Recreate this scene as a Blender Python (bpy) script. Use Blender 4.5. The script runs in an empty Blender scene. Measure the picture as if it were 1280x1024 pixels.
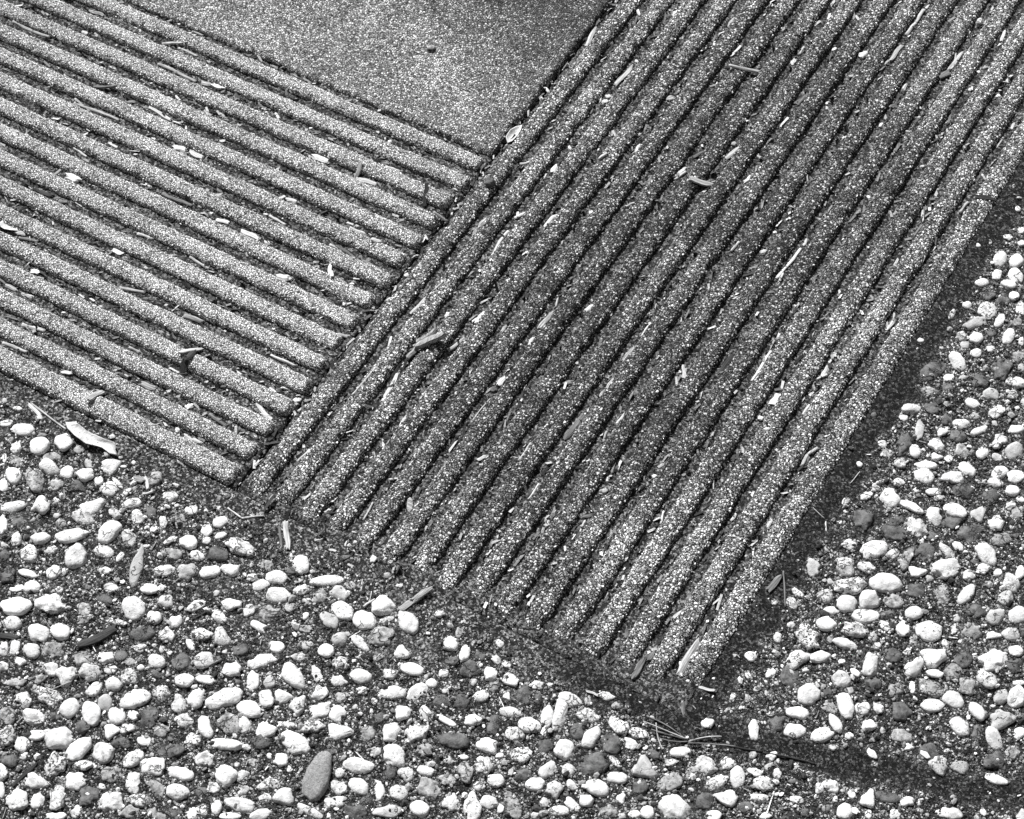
import bpy, math, random
import numpy as np
from mathutils import Vector, Euler, noise as mnoise

scn = bpy.context.scene
COL = scn.collection
random.seed(7)
rng = np.random.default_rng(7)

# ------------------------------------------------------------------ camera
cam = bpy.data.objects.new('camera', bpy.data.cameras.new('camera'))
COL.objects.link(cam)
cam.data.sensor_fit = 'HORIZONTAL'
cam.data.sensor_width = 36.0
cam.data.lens = 2776.92 / 1280 * 36.0
cam.data.clip_start = 0.05
cam.data.clip_end = 100
cam.location = (0.80004, -1.200286, 1.631346)
from mathutils import Matrix
cam.rotation_euler = (Matrix.Rotation(0.585278, 3, 'Z') @ Matrix.Rotation(0.611157, 3, 'X')
                      @ Matrix.Rotation(-0.060214, 3, 'Z')).to_euler()
scn.camera = cam

# ------------------------------------------------------------------ light
SUN_EL = math.radians(42)
SUN_DIR = Vector((-0.80, 0.60, 0)).normalized() * math.cos(SUN_EL) + Vector((0, 0, math.sin(SUN_EL)))
world = bpy.data.worlds.new('World')
scn.world = world
world.use_nodes = True
wn = world.node_tree
sky = wn.nodes.new('ShaderNodeTexSky')
sky.sky_type = 'NISHITA'
sky.sun_disc = False
sky.sun_elevation = SUN_EL
sky.sun_rotation = math.atan2(SUN_DIR.x, SUN_DIR.y)
bw = wn.nodes.new('ShaderNodeRGBToBW')          # the photograph is monochrome
wn.links.new(sky.outputs[0], bw.inputs[0])
wn.links.new(bw.outputs[0], wn.nodes['Background'].inputs[0])
wn.nodes['Background'].inputs[1].default_value = 0.05
sun = bpy.data.objects.new('sun', bpy.data.lights.new('sun', 'SUN'))
COL.objects.link(sun)
sun.data.energy = 4.6
sun.data.angle = math.radians(0.5)
sun.rotation_euler = (-SUN_DIR).to_track_quat('-Z', 'Y').to_euler()
sun.location = SUN_DIR * 5
scn.view_settings.view_transform = 'Standard'
scn.view_settings.look = 'None'
scn.view_settings.gamma = 1
scn.view_settings.exposure = 0.9

# ------------------------------------------------------------------ helpers
P = 0.028            # rib pitch of the right slab
Q = 0.0275385        # rib pitch of the left slab
RH = 0.0069          # rib height


def _hash(ix, iy, seed):
    n = (ix.astype(np.int64) * 374761393 + iy.astype(np.int64) * 668265263 + seed * 974711) & 0xffffffff
    n = ((n ^ (n >> 13)) * 1274126177) & 0xffffffff
    n = (n ^ (n >> 16)) & 0xffff
    return n / 65535.0


def vnoise(x, y, seed=0):
    ix, iy = np.floor(x), np.floor(y)
    fx, fy = x - ix, y - iy
    fx = fx * fx * (3 - 2 * fx); fy = fy * fy * (3 - 2 * fy)
    a = _hash(ix, iy, seed); b = _hash(ix + 1, iy, seed)
    c = _hash(ix, iy + 1, seed); d = _hash(ix + 1, iy + 1, seed)
    return (a + (b - a) * fx) * (1 - fy) + (c + (d - c) * fx) * fy


def fbm(x, y, f, seed=0, octv=3):
    s = 0; a = 1; t = 0
    for i in range(octv):
        s = s + a * (vnoise(x * f, y * f, seed + i * 17) - .5); t += a; a *= .5; f *= 2.03
    return 2 * s / t          # about -1..1


def sstep(a, b, x):
    t = np.clip((x - a) / (b - a), 0, 1)
    return t * t * (3 - 2 * t)


def mesh_from(name, verts, faces, mat=None, smooth=True, attrs=None):
    me = bpy.data.meshes.new(name)
    verts = np.asarray(verts, dtype=np.float32); faces = np.asarray(faces, dtype=np.int32)
    n = faces.shape[1]
    me.vertices.add(len(verts)); me.vertices.foreach_set('co', verts.ravel())
    me.loops.add(faces.size); me.loops.foreach_set('vertex_index', faces.ravel())
    me.polygons.add(len(faces))
    me.polygons.foreach_set('loop_start', np.arange(0, faces.size, n, dtype=np.int32))
    me.polygons.foreach_set('use_smooth', np.full(len(faces), smooth, dtype=bool))
    for k, v in (attrs or {}).items():
        at = me.attributes.new(k, 'FLOAT', 'POINT'); at.data.foreach_set('value', np.asarray(v, dtype=np.float32))
    me.update(calc_edges=True); me.validate()
    for m in (mat if isinstance(mat, (list, tuple)) else [mat]):
        if m: me.materials.append(m)
    return me


def link(name, me, parent=None, loc=(0, 0, 0)):
    o = bpy.data.objects.new(name, me); COL.objects.link(o)
    o.location = loc
    if parent: o.parent = parent
    return o


def tag(o, label=None, cat=None, group=None, kind=None):
    if label: o['label'] = label
    if cat: o['category'] = cat
    if group: o['group'] = group
    if kind: o['kind'] = kind
    return o


def grid_faces(nu, nv):
    i = np.arange(nu - 1)[:, None] * nv + np.arange(nv - 1)[None, :]
    i = i.ravel()
    return np.stack([i, i + nv, i + nv + 1, i + 1], 1)


# ------------------------------------------------------------------ materials
class NT:
    def __init__(s, name, rough=.85):
        s.m = bpy.data.materials.new(name); s.m.use_nodes = True
        s.t = s.m.node_tree; s.b = s.t.nodes['Principled BSDF']; s.out = s.t.nodes['Material Output']
        s.b.inputs['Roughness'].default_value = rough
        s.b.inputs['Specular IOR Level'].default_value = .25

    def n(s, typ, **kw):
        nd = s.t.nodes.new('ShaderNode' + typ)
        for k, v in kw.items(): setattr(nd, k, v)
        return nd

    def put(s, sock, v):
        if isinstance(v, bpy.types.NodeSocket): s.t.links.new(v, sock)
        else: sock.default_value = v

    def math(s, op, a, b=0.0, c=None, clamp=False):
        nd = s.n('Math', operation=op, use_clamp=clamp)
        s.put(nd.inputs[0], a); s.put(nd.inputs[1], b)
        if c is not None: s.put(nd.inputs[2], c)
        return nd.outputs[0]

    def rng(s, v, a, b, lo=0.0, hi=1.0, smooth=False):
        nd = s.n('MapRange', interpolation_type='SMOOTHSTEP' if smooth else 'LINEAR')
        for i, q in enumerate((v, a, b, lo, hi)): s.put(nd.inputs[i], q)
        return nd.outputs[0]

    def coord(s, scale=(1, 1, 1), rand=0):
        tc = s.n('TexCoord'); v = tc.outputs['Object']
        if rand:
            oi = s.n('ObjectInfo'); sc = s.math('MULTIPLY', oi.outputs['Random'], rand)
            ad = s.n('VectorMath', operation='ADD'); s.put(ad.inputs[0], v); s.put(ad.inputs[1], sc); v = ad.outputs[0]
        mp = s.n('VectorMath', operation='MULTIPLY'); s.put(mp.inputs[0], v); mp.inputs[1].default_value = scale
        return mp.outputs[0]

    def noise(s, v, scale, detail=2, rough=.5):
        nd = s.n('TexNoise'); s.put(nd.inputs['Vector'], v); nd.inputs['Scale'].default_value = scale
        nd.inputs['Detail'].default_value = detail; nd.inputs['Roughness'].default_value = rough
        return nd.outputs[0]

    def voro(s, v, scale, edge=False, rnd=1.0):
        nd = s.n('TexVoronoi', feature='DISTANCE_TO_EDGE' if edge else 'F1')
        s.put(nd.inputs['Vector'], v); nd.inputs['Scale'].default_value = scale; nd.inputs['Randomness'].default_value = rnd
        return nd

    def warp(s, v, scale, amt):
        nd = s.n('TexNoise'); s.put(nd.inputs['Vector'], v); nd.inputs['Scale'].default_value = scale
        sc = s.n('VectorMath', operation='MULTIPLY_ADD'); s.put(sc.inputs[0], nd.outputs['Color'])
        sc.inputs[1].default_value = (amt,) * 3; s.put(sc.inputs[2], v)
        return sc.outputs[0]

    def attr(s, name):
        return s.n('Attribute', attribute_name=name).outputs['Fac']

    def mix(s, f, a, b):
        nd = s.n('Mix', data_type='FLOAT'); s.put(nd.inputs[0], f); s.put(nd.inputs[2], a); s.put(nd.inputs[3], b)
        return nd.outputs[0]

    def color(s, v):
        cm = s.n('CombineColor')
        for i in range(3): s.put(cm.inputs[i], v)
        s.put(s.b.inputs['Base Color'], cm.outputs[0])

    def disp(s, h, scale, method='BOTH'):
        d = s.n('Displacement'); s.put(d.inputs['Height'], h); d.inputs['Midlevel'].default_value = 0
        d.inputs['Scale'].default_value = scale
        s.put(s.out.inputs['Displacement'], d.outputs[0]); s.m.displacement_method = method

    def bump(s, h, dist, strength=1.0):
        d = s.n('Bump'); s.put(d.inputs['Height'], h); d.inputs['Distance'].default_value = dist
        d.inputs['Strength'].default_value = strength
        s.put(s.b.inputs['Normal'], d.outputs[0])


def aggregate(name, grain, lo, hi, gap, amp, macro=.25, bright=.5, fines=.3, dark_area=None):
    """Weathered concrete with its sand and grit exposed: pale and dark grains in a darker binder."""
    t = NT(name)
    v = t.coord()
    w = t.warp(v, 1.1 / grain, grain * .5)
    s = 1.0 / grain
    f = t.voro(w, s); e = t.voro(w, s, True)
    sep = t.n('SeparateColor'); t.put(sep.inputs[0], f.outputs['Color'])
    r1, r2 = sep.outputs[0], sep.outputs[1]
    f2 = t.voro(w, s * 2.2); sep2 = t.n('SeparateColor'); t.put(sep2.inputs[0], f2.outputs['Color'])
    e2 = t.voro(w, s * 2.2, True)
    mac = t.noise(v, 8, 4, .6); mac2 = t.noise(v, 40, 3, .6)
    zone = t.math('ADD', t.rng(mac, .3, .7, -macro, macro), t.rng(mac2, .3, .7, -macro * .7, macro * .7))
    body = t.rng(e.outputs['Distance'], .05, .26, smooth=True)
    body2 = t.rng(e2.outputs['Distance'], .04, .26, smooth=True)
    if dark_area:                                            # broad soft dark area in the colour: centre x, y, half sizes, strength
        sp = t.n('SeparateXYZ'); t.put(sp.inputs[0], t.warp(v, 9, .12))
        dx = t.math('DIVIDE', t.math('SUBTRACT', sp.outputs[0], dark_area[0] + .06), dark_area[2])
        dy = t.math('DIVIDE', t.math('SUBTRACT', sp.outputs[1], dark_area[1] + .06), dark_area[3])
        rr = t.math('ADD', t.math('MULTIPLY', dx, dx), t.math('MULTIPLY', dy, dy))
        zone = t.math('SUBTRACT', zone, t.rng(rr, .15, 1.1, dark_area[4], 0, smooth=True))
    # share of pale grains changes from place to place
    pick = t.rng(t.math('MULTIPLY_ADD', zone, .6, r1), 1 - bright - .22, 1 - bright + .22, smooth=True)
    alb = t.mix(pick, lo, hi)
    alb = t.math('MULTIPLY', alb, t.rng(r2, 0, 1, .75, 1.15))
    small = t.math('MULTIPLY', body2, t.rng(t.math('ADD', sep2.outputs[0], zone), .35, .95, gap, hi * .85))
    alb = t.mix(body, t.mix(fines, gap, small), alb)
    t.color(t.math('MULTIPLY', alb, t.math('ADD', zone, 1.0), clamp=True))
    h = t.math('MULTIPLY', body, t.rng(r2, 0, 1, .2, 1))
    h = t.math('ADD', h, t.math('MULTIPLY', body2, t.rng(sep2.outputs[1], 0, 1, .05, .4)))
    t.disp(h, amp)
    return t.m


M_LEFT = aggregate('fine_concrete', .0019, .46, .94, .07, .0009, .10, .70, 1.0)
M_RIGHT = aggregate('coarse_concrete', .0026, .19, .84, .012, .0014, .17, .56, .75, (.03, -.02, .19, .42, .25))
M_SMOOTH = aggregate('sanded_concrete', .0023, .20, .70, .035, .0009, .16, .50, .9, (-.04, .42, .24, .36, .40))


def soil_mat(name, dark, light, amp):
    t = NT(name, .95); v = t.coord(); w = t.warp(v, 500, .001)
    f = t.voro(w, 620); sep = t.n('SeparateColor'); t.put(sep.inputs[0], f.outputs['Color'])
    n1 = t.noise(v, 900, 3, .7)
    a = t.math('MULTIPLY', t.math('POWER', sep.outputs[0], 3.0), t.rng(n1, .3, .7, .4, 1.4))
    a = t.rng(a, 0, 1, dark, light)
    a = t.math('MULTIPLY', a, t.rng(t.noise(v, 60, 4, .6), .3, .7, .6, 1.4))
    t.color(a)
    h = t.math('ADD', n1, t.math('MULTIPLY', sep.outputs[1], .5))
    t.disp(h, amp)
    return t.m


M_BED = soil_mat('groove_dirt', .010, .30, .0020)  # base colour darkened so the rib shadows in the grooves read blacker


def ground_mat():
    """Cement matrix full of small grit; dark fine soil where the attribute says so."""
    t = NT('aggregate_ground', .92); v = t.coord(); w = t.warp(v, 380, .0013)
    soil = t.attr('soil')
    f = t.voro(w, 430); e = t.voro(w, 430, True)
    sep = t.n('SeparateColor'); t.put(sep.inputs[0], f.outputs['Color'])
    n1 = t.noise(v, 1100, 3, .7)
    body = t.rng(e.outputs['Distance'], .02, .2, smooth=True)
    a = t.math('POWER', sep.outputs[0], 2.6)
    a = t.rng(a, 0, 1, .03, .58)
    a = t.mix(body, .010, a)
    a = t.math('MULTIPLY', a, t.rng(t.noise(v, 28, 4, .6), .3, .7, .55, 1.45))
    f2 = t.voro(w, 620); sep2 = t.n('SeparateColor'); t.put(sep2.inputs[0], f2.outputs['Color'])
    b = t.math('MULTIPLY', t.rng(t.math('POWER', sep2.outputs[0], 4.0), 0, 1, .010, .34), t.rng(n1, .35, .65, .3, 1.5))
    b = t.math('MULTIPLY', b, t.rng(t.noise(v, 55, 4, .6), .3, .7, .5, 1.5))
    b = t.math('MULTIPLY', b, t.rng(t.attr('moss'), 0, 1, 1.35, .38))
    t.color(t.mix(soil, a, b))
    h = t.math('ADD', t.math('MULTIPLY', body, t.rng(sep.outputs[1], 0, 1, .1, 1)), t.math('MULTIPLY', n1, .6))
    h2 = t.math('ADD', t.math('MULTIPLY', n1, 1.0), t.math('MULTIPLY', sep2.outputs[1], .35))
    t.disp(t.mix(soil, h, h2), .0019)
    return t.m


M_GROUND = ground_mat()


def pebble_mat(name, lo, hi, pits, veins, rough=.6, sc=1.0, spread=.05, dirt=.14):
    t = NT(name, rough); v = t.coord(rand=7.0)
    oi = t.n('ObjectInfo'); rnd = oi.outputs['Random']
    r2 = t.math('FRACT', t.math('MULTIPLY', rnd, 17.3)); r3 = t.math('FRACT', t.math('MULTIPLY', rnd, 41.7))
    n = t.noise(t.warp(v, 120 * sc, .006), 110 * sc, 5, .68)
    a = t.rng(n, .32, .68, lo, hi)
    pn = t.noise(v, 480, 4, .7)
    th = t.rng(r2, 0, 1, pits - spread, pits + spread)
    pit = t.math('MULTIPLY', t.math('SUBTRACT', pn, th), 14.0, clamp=True)
    vv = t.warp(v, 160, .012)
    e = t.voro(vv, 70, True)
    gate = t.rng(t.math('SUBTRACT', t.noise(v, 55, 1), t.rng(r3, 0, 1, -.08, .06)), veins, veins + .05)
    crack = t.math('MULTIPLY', t.rng(e.outputs['Distance'], .012, .05, .8, 0), gate)
    dk = t.math('MAXIMUM', pit, crack)
    a = t.math('MULTIPLY', a, t.rng(rnd, 0, 1, .84, 1.08))
    t.color(t.mix(dk, a, lo * dirt))
    h = t.math('SUBTRACT', t.math('ADD', t.math('MULTIPLY', t.noise(v, 700, 4, .7), .35), t.math('MULTIPLY', n, .8)), dk)
    t.bump(h, .0012)
    return t.m


PM = {'W': pebble_mat('white_quartz', .42, .76, .655, .64, .6, 1.6),
      'P': pebble_mat('mottled_limestone', .20, .80, .585, .52, .7, 1.4),
      'L': pebble_mat('light_grey_stone', .24, .46, .68, .60, .7, 1.3),
      'G': pebble_mat('grey_stone', .06, .46, .62, .52, .75, 1.7),
      'D': pebble_mat('dark_stone', .014, .15, .66, .56, .6, 1.5, .05, .4),
      'S': pebble_mat('speckled_stone', .10, .46, .80, .9, .8, 5.5)}


def wood_mat(name, lo, hi):
    t = NT(name, .8); v = t.coord((60, 900, 900), rand=3.0)
    n = t.noise(v, 1.0, 4, .65); oi = t.n('ObjectInfo')
    a = t.math('MULTIPLY', t.rng(n, .32, .68, lo, hi), t.rng(oi.outputs['Random'], 0, 1, .8, 1.15))
    t.color(a); t.bump(n, .0006)
    return t.m


WM = {'W': wood_mat('bleached_wood', .28, .74), 'P': wood_mat('pale_wood', .14, .60), 'L': wood_mat('weathered_wood', .08, .50),
      'G': wood_mat('grey_wood', .03, .24), 'D': wood_mat('charred_wood', .008, .05)}


def tone_mat(name, rough=.85):
    t = NT(name, rough); v = t.coord()
    a = t.math('MULTIPLY', t.attr('tone'), t.rng(t.noise(v, 900, 3, .6), .3, .7, .65, 1.3))
    t.color(a); t.bump(t.noise(v, 1500, 2), .0004)
    return t.m


M_BITS = tone_mat('crumbs')


def leaf_mat():
    t = NT('dry_leaf', .6); v = t.coord(); n = t.noise(v, 120, 4, .6)
    sp = t.rng(t.noise(v, 520, 2), .66, .70)
    t.color(t.mix(sp, t.rng(n, .3, .7, .30, .60), .08)); t.bump(t.noise(v, 500, 3), .0005)
    return t.m


M_LEAF = leaf_mat()

# ------------------------------------------------------------------ ground
XE, YE = 16 * P, -15.85 * P      # outer edges of the ribbed slabs
BAND = np.array([(453.0, -446.0), (517.0, -430.0), (581.0, -414.0), (642.0, -395.0), (720.0, -370.0)]) / 1000


def seg_dist(x, y, pts):
    d = np.full(x.shape, 9.0)
    for (ax, ay), (bx, by) in zip(pts[:-1], pts[1:]):
        t = np.clip(((x - ax) * (bx - ax) + (y - ay) * (by - ay)) / ((bx - ax) ** 2 + (by - ay) ** 2), 0, 1)
        d = np.minimum(d, np.hypot(x - ax - t * (bx - ax), y - ay - t * (by - ay)))
    return d


def slab_dist(x, y):
    """Distance outside the outer corner edges of the ribbed slabs (negative inside)."""
    dx, dy = x - XE, YE - y
    return np.where((dx > 0) & (dy > 0), np.hypot(dx, dy), np.maximum(dx, dy))


def soil_amount(x, y):
    d = slab_dist(x, y)
    w = .017 + .013 * fbm(x, y, 16, 3) + .009 * (x > XE - .02)
    m = 1 - sstep(w * .75, w * 1.2, d + .009 * fbm(x, y, 90, 9))
    b = seg_dist(x, y, BAND) + .008 * fbm(x, y, 45, 5)
    m = np.maximum(m, 1 - sstep(.008, .019, b))
    m = np.maximum(m, .6 * sstep(.38, .6, fbm(x, y, 22, 21)))
    return np.clip(m, 0, 1)


def ground_z(x, y):
    d = slab_dist(x, y)
    z = .0014 * fbm(x, y, 60, 11) + .0012 * fbm(x, y, 18, 13, 2)
    z = z + (.0010 + .0014 * (x > XE - .01)) * (1 - sstep(0, .03, d)) - .0006
    z = z + .0007 * fbm(x, y, 260, 31) * (1 - .5 * soil_amount(x, y))
    return np.where(d < -.004, z * .2 - .008, z - .008 * sstep(0, 1, -d / .004))


fx = np.arange(-.36, .80, .0011); fy = np.arange(-.86, .36, .0011)
xs = np.concatenate([[-6, -3, -1.6, -1.0, -.7, -.5], fx, [.9, 1.1, 1.5, 2.2, 3.5, 6]])
ys = np.concatenate([[-6, -3.5, -2.2, -1.5, -1.1, -.95], fy, [.45, .6, .9, 1.4, 2.5, 6]])
X, Y = np.meshgrid(xs, ys, indexing='ij')
Z = ground_z(X, Y); S = soil_amount(X, Y)
MS = np.clip(np.maximum(sstep(.62, .84, X / XE + .1 * fbm(X, Y, 20, 33)) * (slab_dist(X, Y) < .07), 1 - sstep(.012, .03, seg_dist(X, Y, BAND))), 0, 1)
V = np.stack([X, Y, Z], -1).reshape(-1, 3)
F = grid_faces(len(xs), len(ys))
mid = V[F].mean(1)
keep = slab_dist(mid[:, 0], mid[:, 1]) > -.0075
big = (mid[:, 0] < -.36) | (mid[:, 1] > .36)
F = F[keep | (big & (slab_dist(mid[:, 0], mid[:, 1]) > -.2))]
used = np.unique(F); remap = np.zeros(len(V), dtype=np.int64); remap[used] = np.arange(len(used))
g = link('ground', mesh_from('ground', V[used], remap[F], M_GROUND, attrs={'soil': S.ravel()[used], 'moss': MS.ravel()[used]}))
tag(g, 'gritty cement ground with dark soil along the ribbed slabs', kind='structure')

# ------------------------------------------------------------------ slabs
def root(name, loc, label, cat, group=None):
    o = bpy.data.objects.new(name, None); COL.objects.link(o); o.location = loc
    return tag(o, label, cat, group, 'thing')


def plate(name, x0, x1, y0, y1, top, mat, parent, step, rough, bev=.004, seed=0, wav=.001):
    """A flat cast slab: relief on top, worn edges, a skirt 25 mm deep."""
    nx, ny = int((x1 - x0) / step) + 1, int((y1 - y0) / step) + 1
    u, v = np.meshgrid(np.linspace(x0, x1, nx), np.linspace(y0, y1, ny), indexing='ij')
    de = np.minimum(np.minimum(u - x0, x1 - u), np.minimum(v - y0, y1 - v))
    z = top + rough * fbm(u, v, 55, seed) + rough * .6 * fbm(u, v, 300, seed + 5)
    z = z - bev * (1 - np.clip((de + .0025 * fbm(u, v, 60, seed + 7)) / bev, 0, 1)) ** 2
    rim = de < 1e-7
    z = np.where(rim, top - .025, z)
    pt = np.stack([u + wav * fbm(u, v, 40, seed + 8), v + wav * fbm(u, v, 40, seed + 9), z], -1).reshape(-1, 3)
    off = np.array(parent.location) if parent else 0
    return link(name, mesh_from(name, pt - off, grid_faces(nx, ny), mat), parent)


def rib(parent, along, c, a, b, mat, seed, hw=.0093, h=RH, wear_a=.012, wear_b=.012, skew=0.0):
    """One cast rib running along X or Y: rounded top, crumbled edges, worn rounded ends."""
    step = .00105
    nl = int((b - a) / step) + 1; nc = 30
    l = np.linspace(a, b, nl)[:, None]
    th = np.linspace(math.pi, 0, nc)[None, :]
    ct, st = np.cos(th), np.sin(th)
    prof_x = np.sign(ct) * np.abs(ct) ** .60
    prof_z = np.abs(st) ** .62
    endf = sstep(0, 1, np.clip((l - a) / wear_a, 0, 1)) * sstep(0, 1, np.clip((b - l) / wear_b, 0, 1))
    endf = np.clip(endf, 0, 1) ** .6
    zz = np.zeros_like(l) + seed * 3.7
    w = hw * (1 + .035 * fbm(l, zz, 22, seed) + .05 * fbm(l, zz, 110, seed + 1)) * (.72 + .28 * endf)
    hh = h * (1 + .07 * fbm(l, zz, 15, seed + 2))
    cc = c + .0005 * fbm(l, zz, 18, seed + 3)
    L = np.broadcast_to(l, (nl, nc)).copy()
    O = cc + w * prof_x
    Zr = hh * prof_z * endf - .0016 + .0016 * prof_z * endf
    edge = np.clip(np.abs(prof_x), 0, 1) ** 2
    O = O + .0009 * fbm(L, O, 190, seed + 4) * edge
    Zr = Zr + (.0006 * fbm(L, O, 120, seed + 5) + .0004 * fbm(L, O, 420, seed + 6)) * prof_z
    chip = sstep(.36, .60, fbm(L, O, 42, seed + 8, 2)) * edge          # broken corners
    Zr = Zr - chip * .0030 * prof_z
    if skew: Zr = Zr - skew * np.clip(prof_x, 0, 1) * prof_z
    pt = np.stack([L, O, Zr] if along == 'x' else [O, L, Zr], -1).reshape(-1, 3)
    F = grid_faces(nl, nc)
    if along == 'x': F = F[:, ::-1]
    return link('rib', mesh_from('rib', pt - np.array(parent.location), F[:, ::-1], mat), parent)


r_slab = root('ribbed_slab', (.2, 0, 0), 'right ribbed concrete slab, darker and coarser, its ribs running up the photo', 'paving slab')
plate('bed', .0015, XE - .003, YE + .002, .66, .0, M_BED, r_slab, .0016, .0011, seed=41)
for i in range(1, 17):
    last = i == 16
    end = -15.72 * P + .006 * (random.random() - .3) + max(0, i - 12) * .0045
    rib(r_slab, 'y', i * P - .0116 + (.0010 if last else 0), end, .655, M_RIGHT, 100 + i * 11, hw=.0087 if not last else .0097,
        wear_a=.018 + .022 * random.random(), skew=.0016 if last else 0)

l_slab = root('ribbed_slab', (-.2, -.2, 0), 'left ribbed concrete slab, paler and finer, its ribs sloping down to the right', 'paving slab')
plate('bed', -.80, -.0006, YE + .002, .0005, .0, M_BED, l_slab, .0016, .0011, seed=51)
for i in range(1, 17):
    low = i == 16
    rib(l_slab, 'x', -i * Q + .0116 - (.0008 if low else 0), -.795, -.0010 - .004 * random.random(), M_LEFT, 400 + i * 13,
        hw=.0087 if not low else .0108, wear_b=.004 + .004 * random.random())

s_slab = tag(plate('smooth_slab', -.80, -.0022, -.0012, .66, .0046, M_SMOOTH, None, .0012, .0006, bev=.0048, seed=61, wav=.0016),
             'smooth sandy concrete slab wedged between the two ribbed slabs', 'paving slab', kind='thing')


def surf(x, y):
    """Height of what a loose scrap at (x, y) lies on."""
    if x > 0 and y > YE and x < XE:
        i = int(x // P) + 1
        d = abs(x - (i * P - .0116)) / .0094
        return max(.0008, RH * (max(0, 1 - d ** 2.6)) ** .5)
    if x <= 0 and y > -.0012: return .005
    if x <= 0 and y > YE:
        i = int(-y // Q) + 1
        d = abs(y - (-i * Q + .0116)) / .0094
        return max(.0008, RH * (max(0, 1 - d ** 2.6)) ** .5)
    return float(ground_z(np.array([x]), np.array([y]))[0]) + .0009


# ------------------------------------------------------------------ pebbles
import bmesh


def ico(sub):
    bm = bmesh.new(); bmesh.ops.create_icosphere(bm, subdivisions=sub, radius=1)
    v = np.array([q.co[:] for q in bm.verts]); f = np.array([[q.index for q in p.verts] for p in bm.faces]); bm.free()
    return v, f


ICO = {1: ico(1), 2: ico(2), 3: ico(3), 4: ico(4)}


def outline(shape, th, rs):
    k = rs.uniform(-1, 1, 8)
    jit = .045 * k[0] * np.cos(2 * th + k[1] * 3) + .04 * k[2] * np.cos(3 * th + k[3] * 3) + .025 * k[4] * np.cos(5 * th + k[5] * 3)
    if shape == 'r': r = (np.abs(np.cos(th)) ** 3.6 + np.abs(np.sin(th)) ** 3.6) ** (-1 / 3.6) * .97
    elif shape == 't':
        a = (th + .3 * k[6]) % (2 * math.pi / 3) - math.pi / 3
        r = np.minimum(.78 / np.cos(a), 1.20)
    elif shape == 'd':
        c = np.clip(np.cos(th), 0, 1); r = .88 + .30 * c ** 5 - .10 * np.clip(np.abs(np.sin(th)), 0, 1) * (np.cos(th) > 0) * c
    elif shape == 'b': r = 1.02 - .26 * np.exp(-((th - 1.57 * (1 if k[6] > 0 else 3)) / .42) ** 2)
    elif shape == 'n': r = 1 + 2.2 * jit + .05 * k[6] * np.cos(7 * th + k[7] * 3)
    else: r = np.ones_like(th)
    return r + jit * 1.5


def pebble_geo(a, b, shape, tone, seed, sub):
    v, f = ICO[sub]
    rs = np.random.default_rng(seed)
    th = np.arctan2(v[:, 1], v[:, 0]) % (2 * math.pi)
    r = outline(shape, th, rs)
    hxy = np.hypot(v[:, 0], v[:, 1])
    flat = hxy ** .72                                  # fuller, flatter dome
    x = np.cos(th) * r * flat; y = np.sin(th) * r * flat
    short = min(np.hypot(*a), np.hypot(*b))
    hz = short * {'W': .50, 'P': .46, 'S': .5, 'L': .42}.get(tone, .36) * rs.uniform(.85, 1.1)
    px = x * a[0] + y * b[0]; py = x * a[1] + y * b[1]
    pz = np.sign(v[:, 2]) * np.abs(v[:, 2]) ** .8 * hz
    tilt = rs.uniform(-.16, .16, 2)
    pz = pz + px * tilt[0] + py * tilt[1]
    rough = {'n': .26, 'r': .15, 't': .15}.get(shape, .11) * short
    s = seed * 1.37
    fr = 1.5 / short
    nz = np.array([mnoise.fractal(Vector((px[i] * fr + s, py[i] * fr, pz[i] * fr)), 1.0, 2.0, 3) for i in range(len(px))])
    if tone != 'S':                # broken faces: cut by a few planes
        u = np.stack([x, y, v[:, 2]], 1); cut = np.ones(len(px))
        for _ in range(5):
            nrm = rs.normal(0, 1, 3); nrm[2] = abs(nrm[2]) * .9; nrm /= np.linalg.norm(nrm)
            lim = rs.uniform(.76, 1.0) if tone in 'GDPL' or shape in 'rtn' else rs.uniform(.86, 1.06); dd = u @ nrm
            cut = np.minimum(cut, np.where(dd > lim, lim / np.maximum(dd, 1e-6), 1))
        px, py, pz = px * cut, py * cut, pz * cut
    k = 1 + nz * rough / short
    return np.stack([px * k, py * k, pz * k], 1), f


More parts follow.
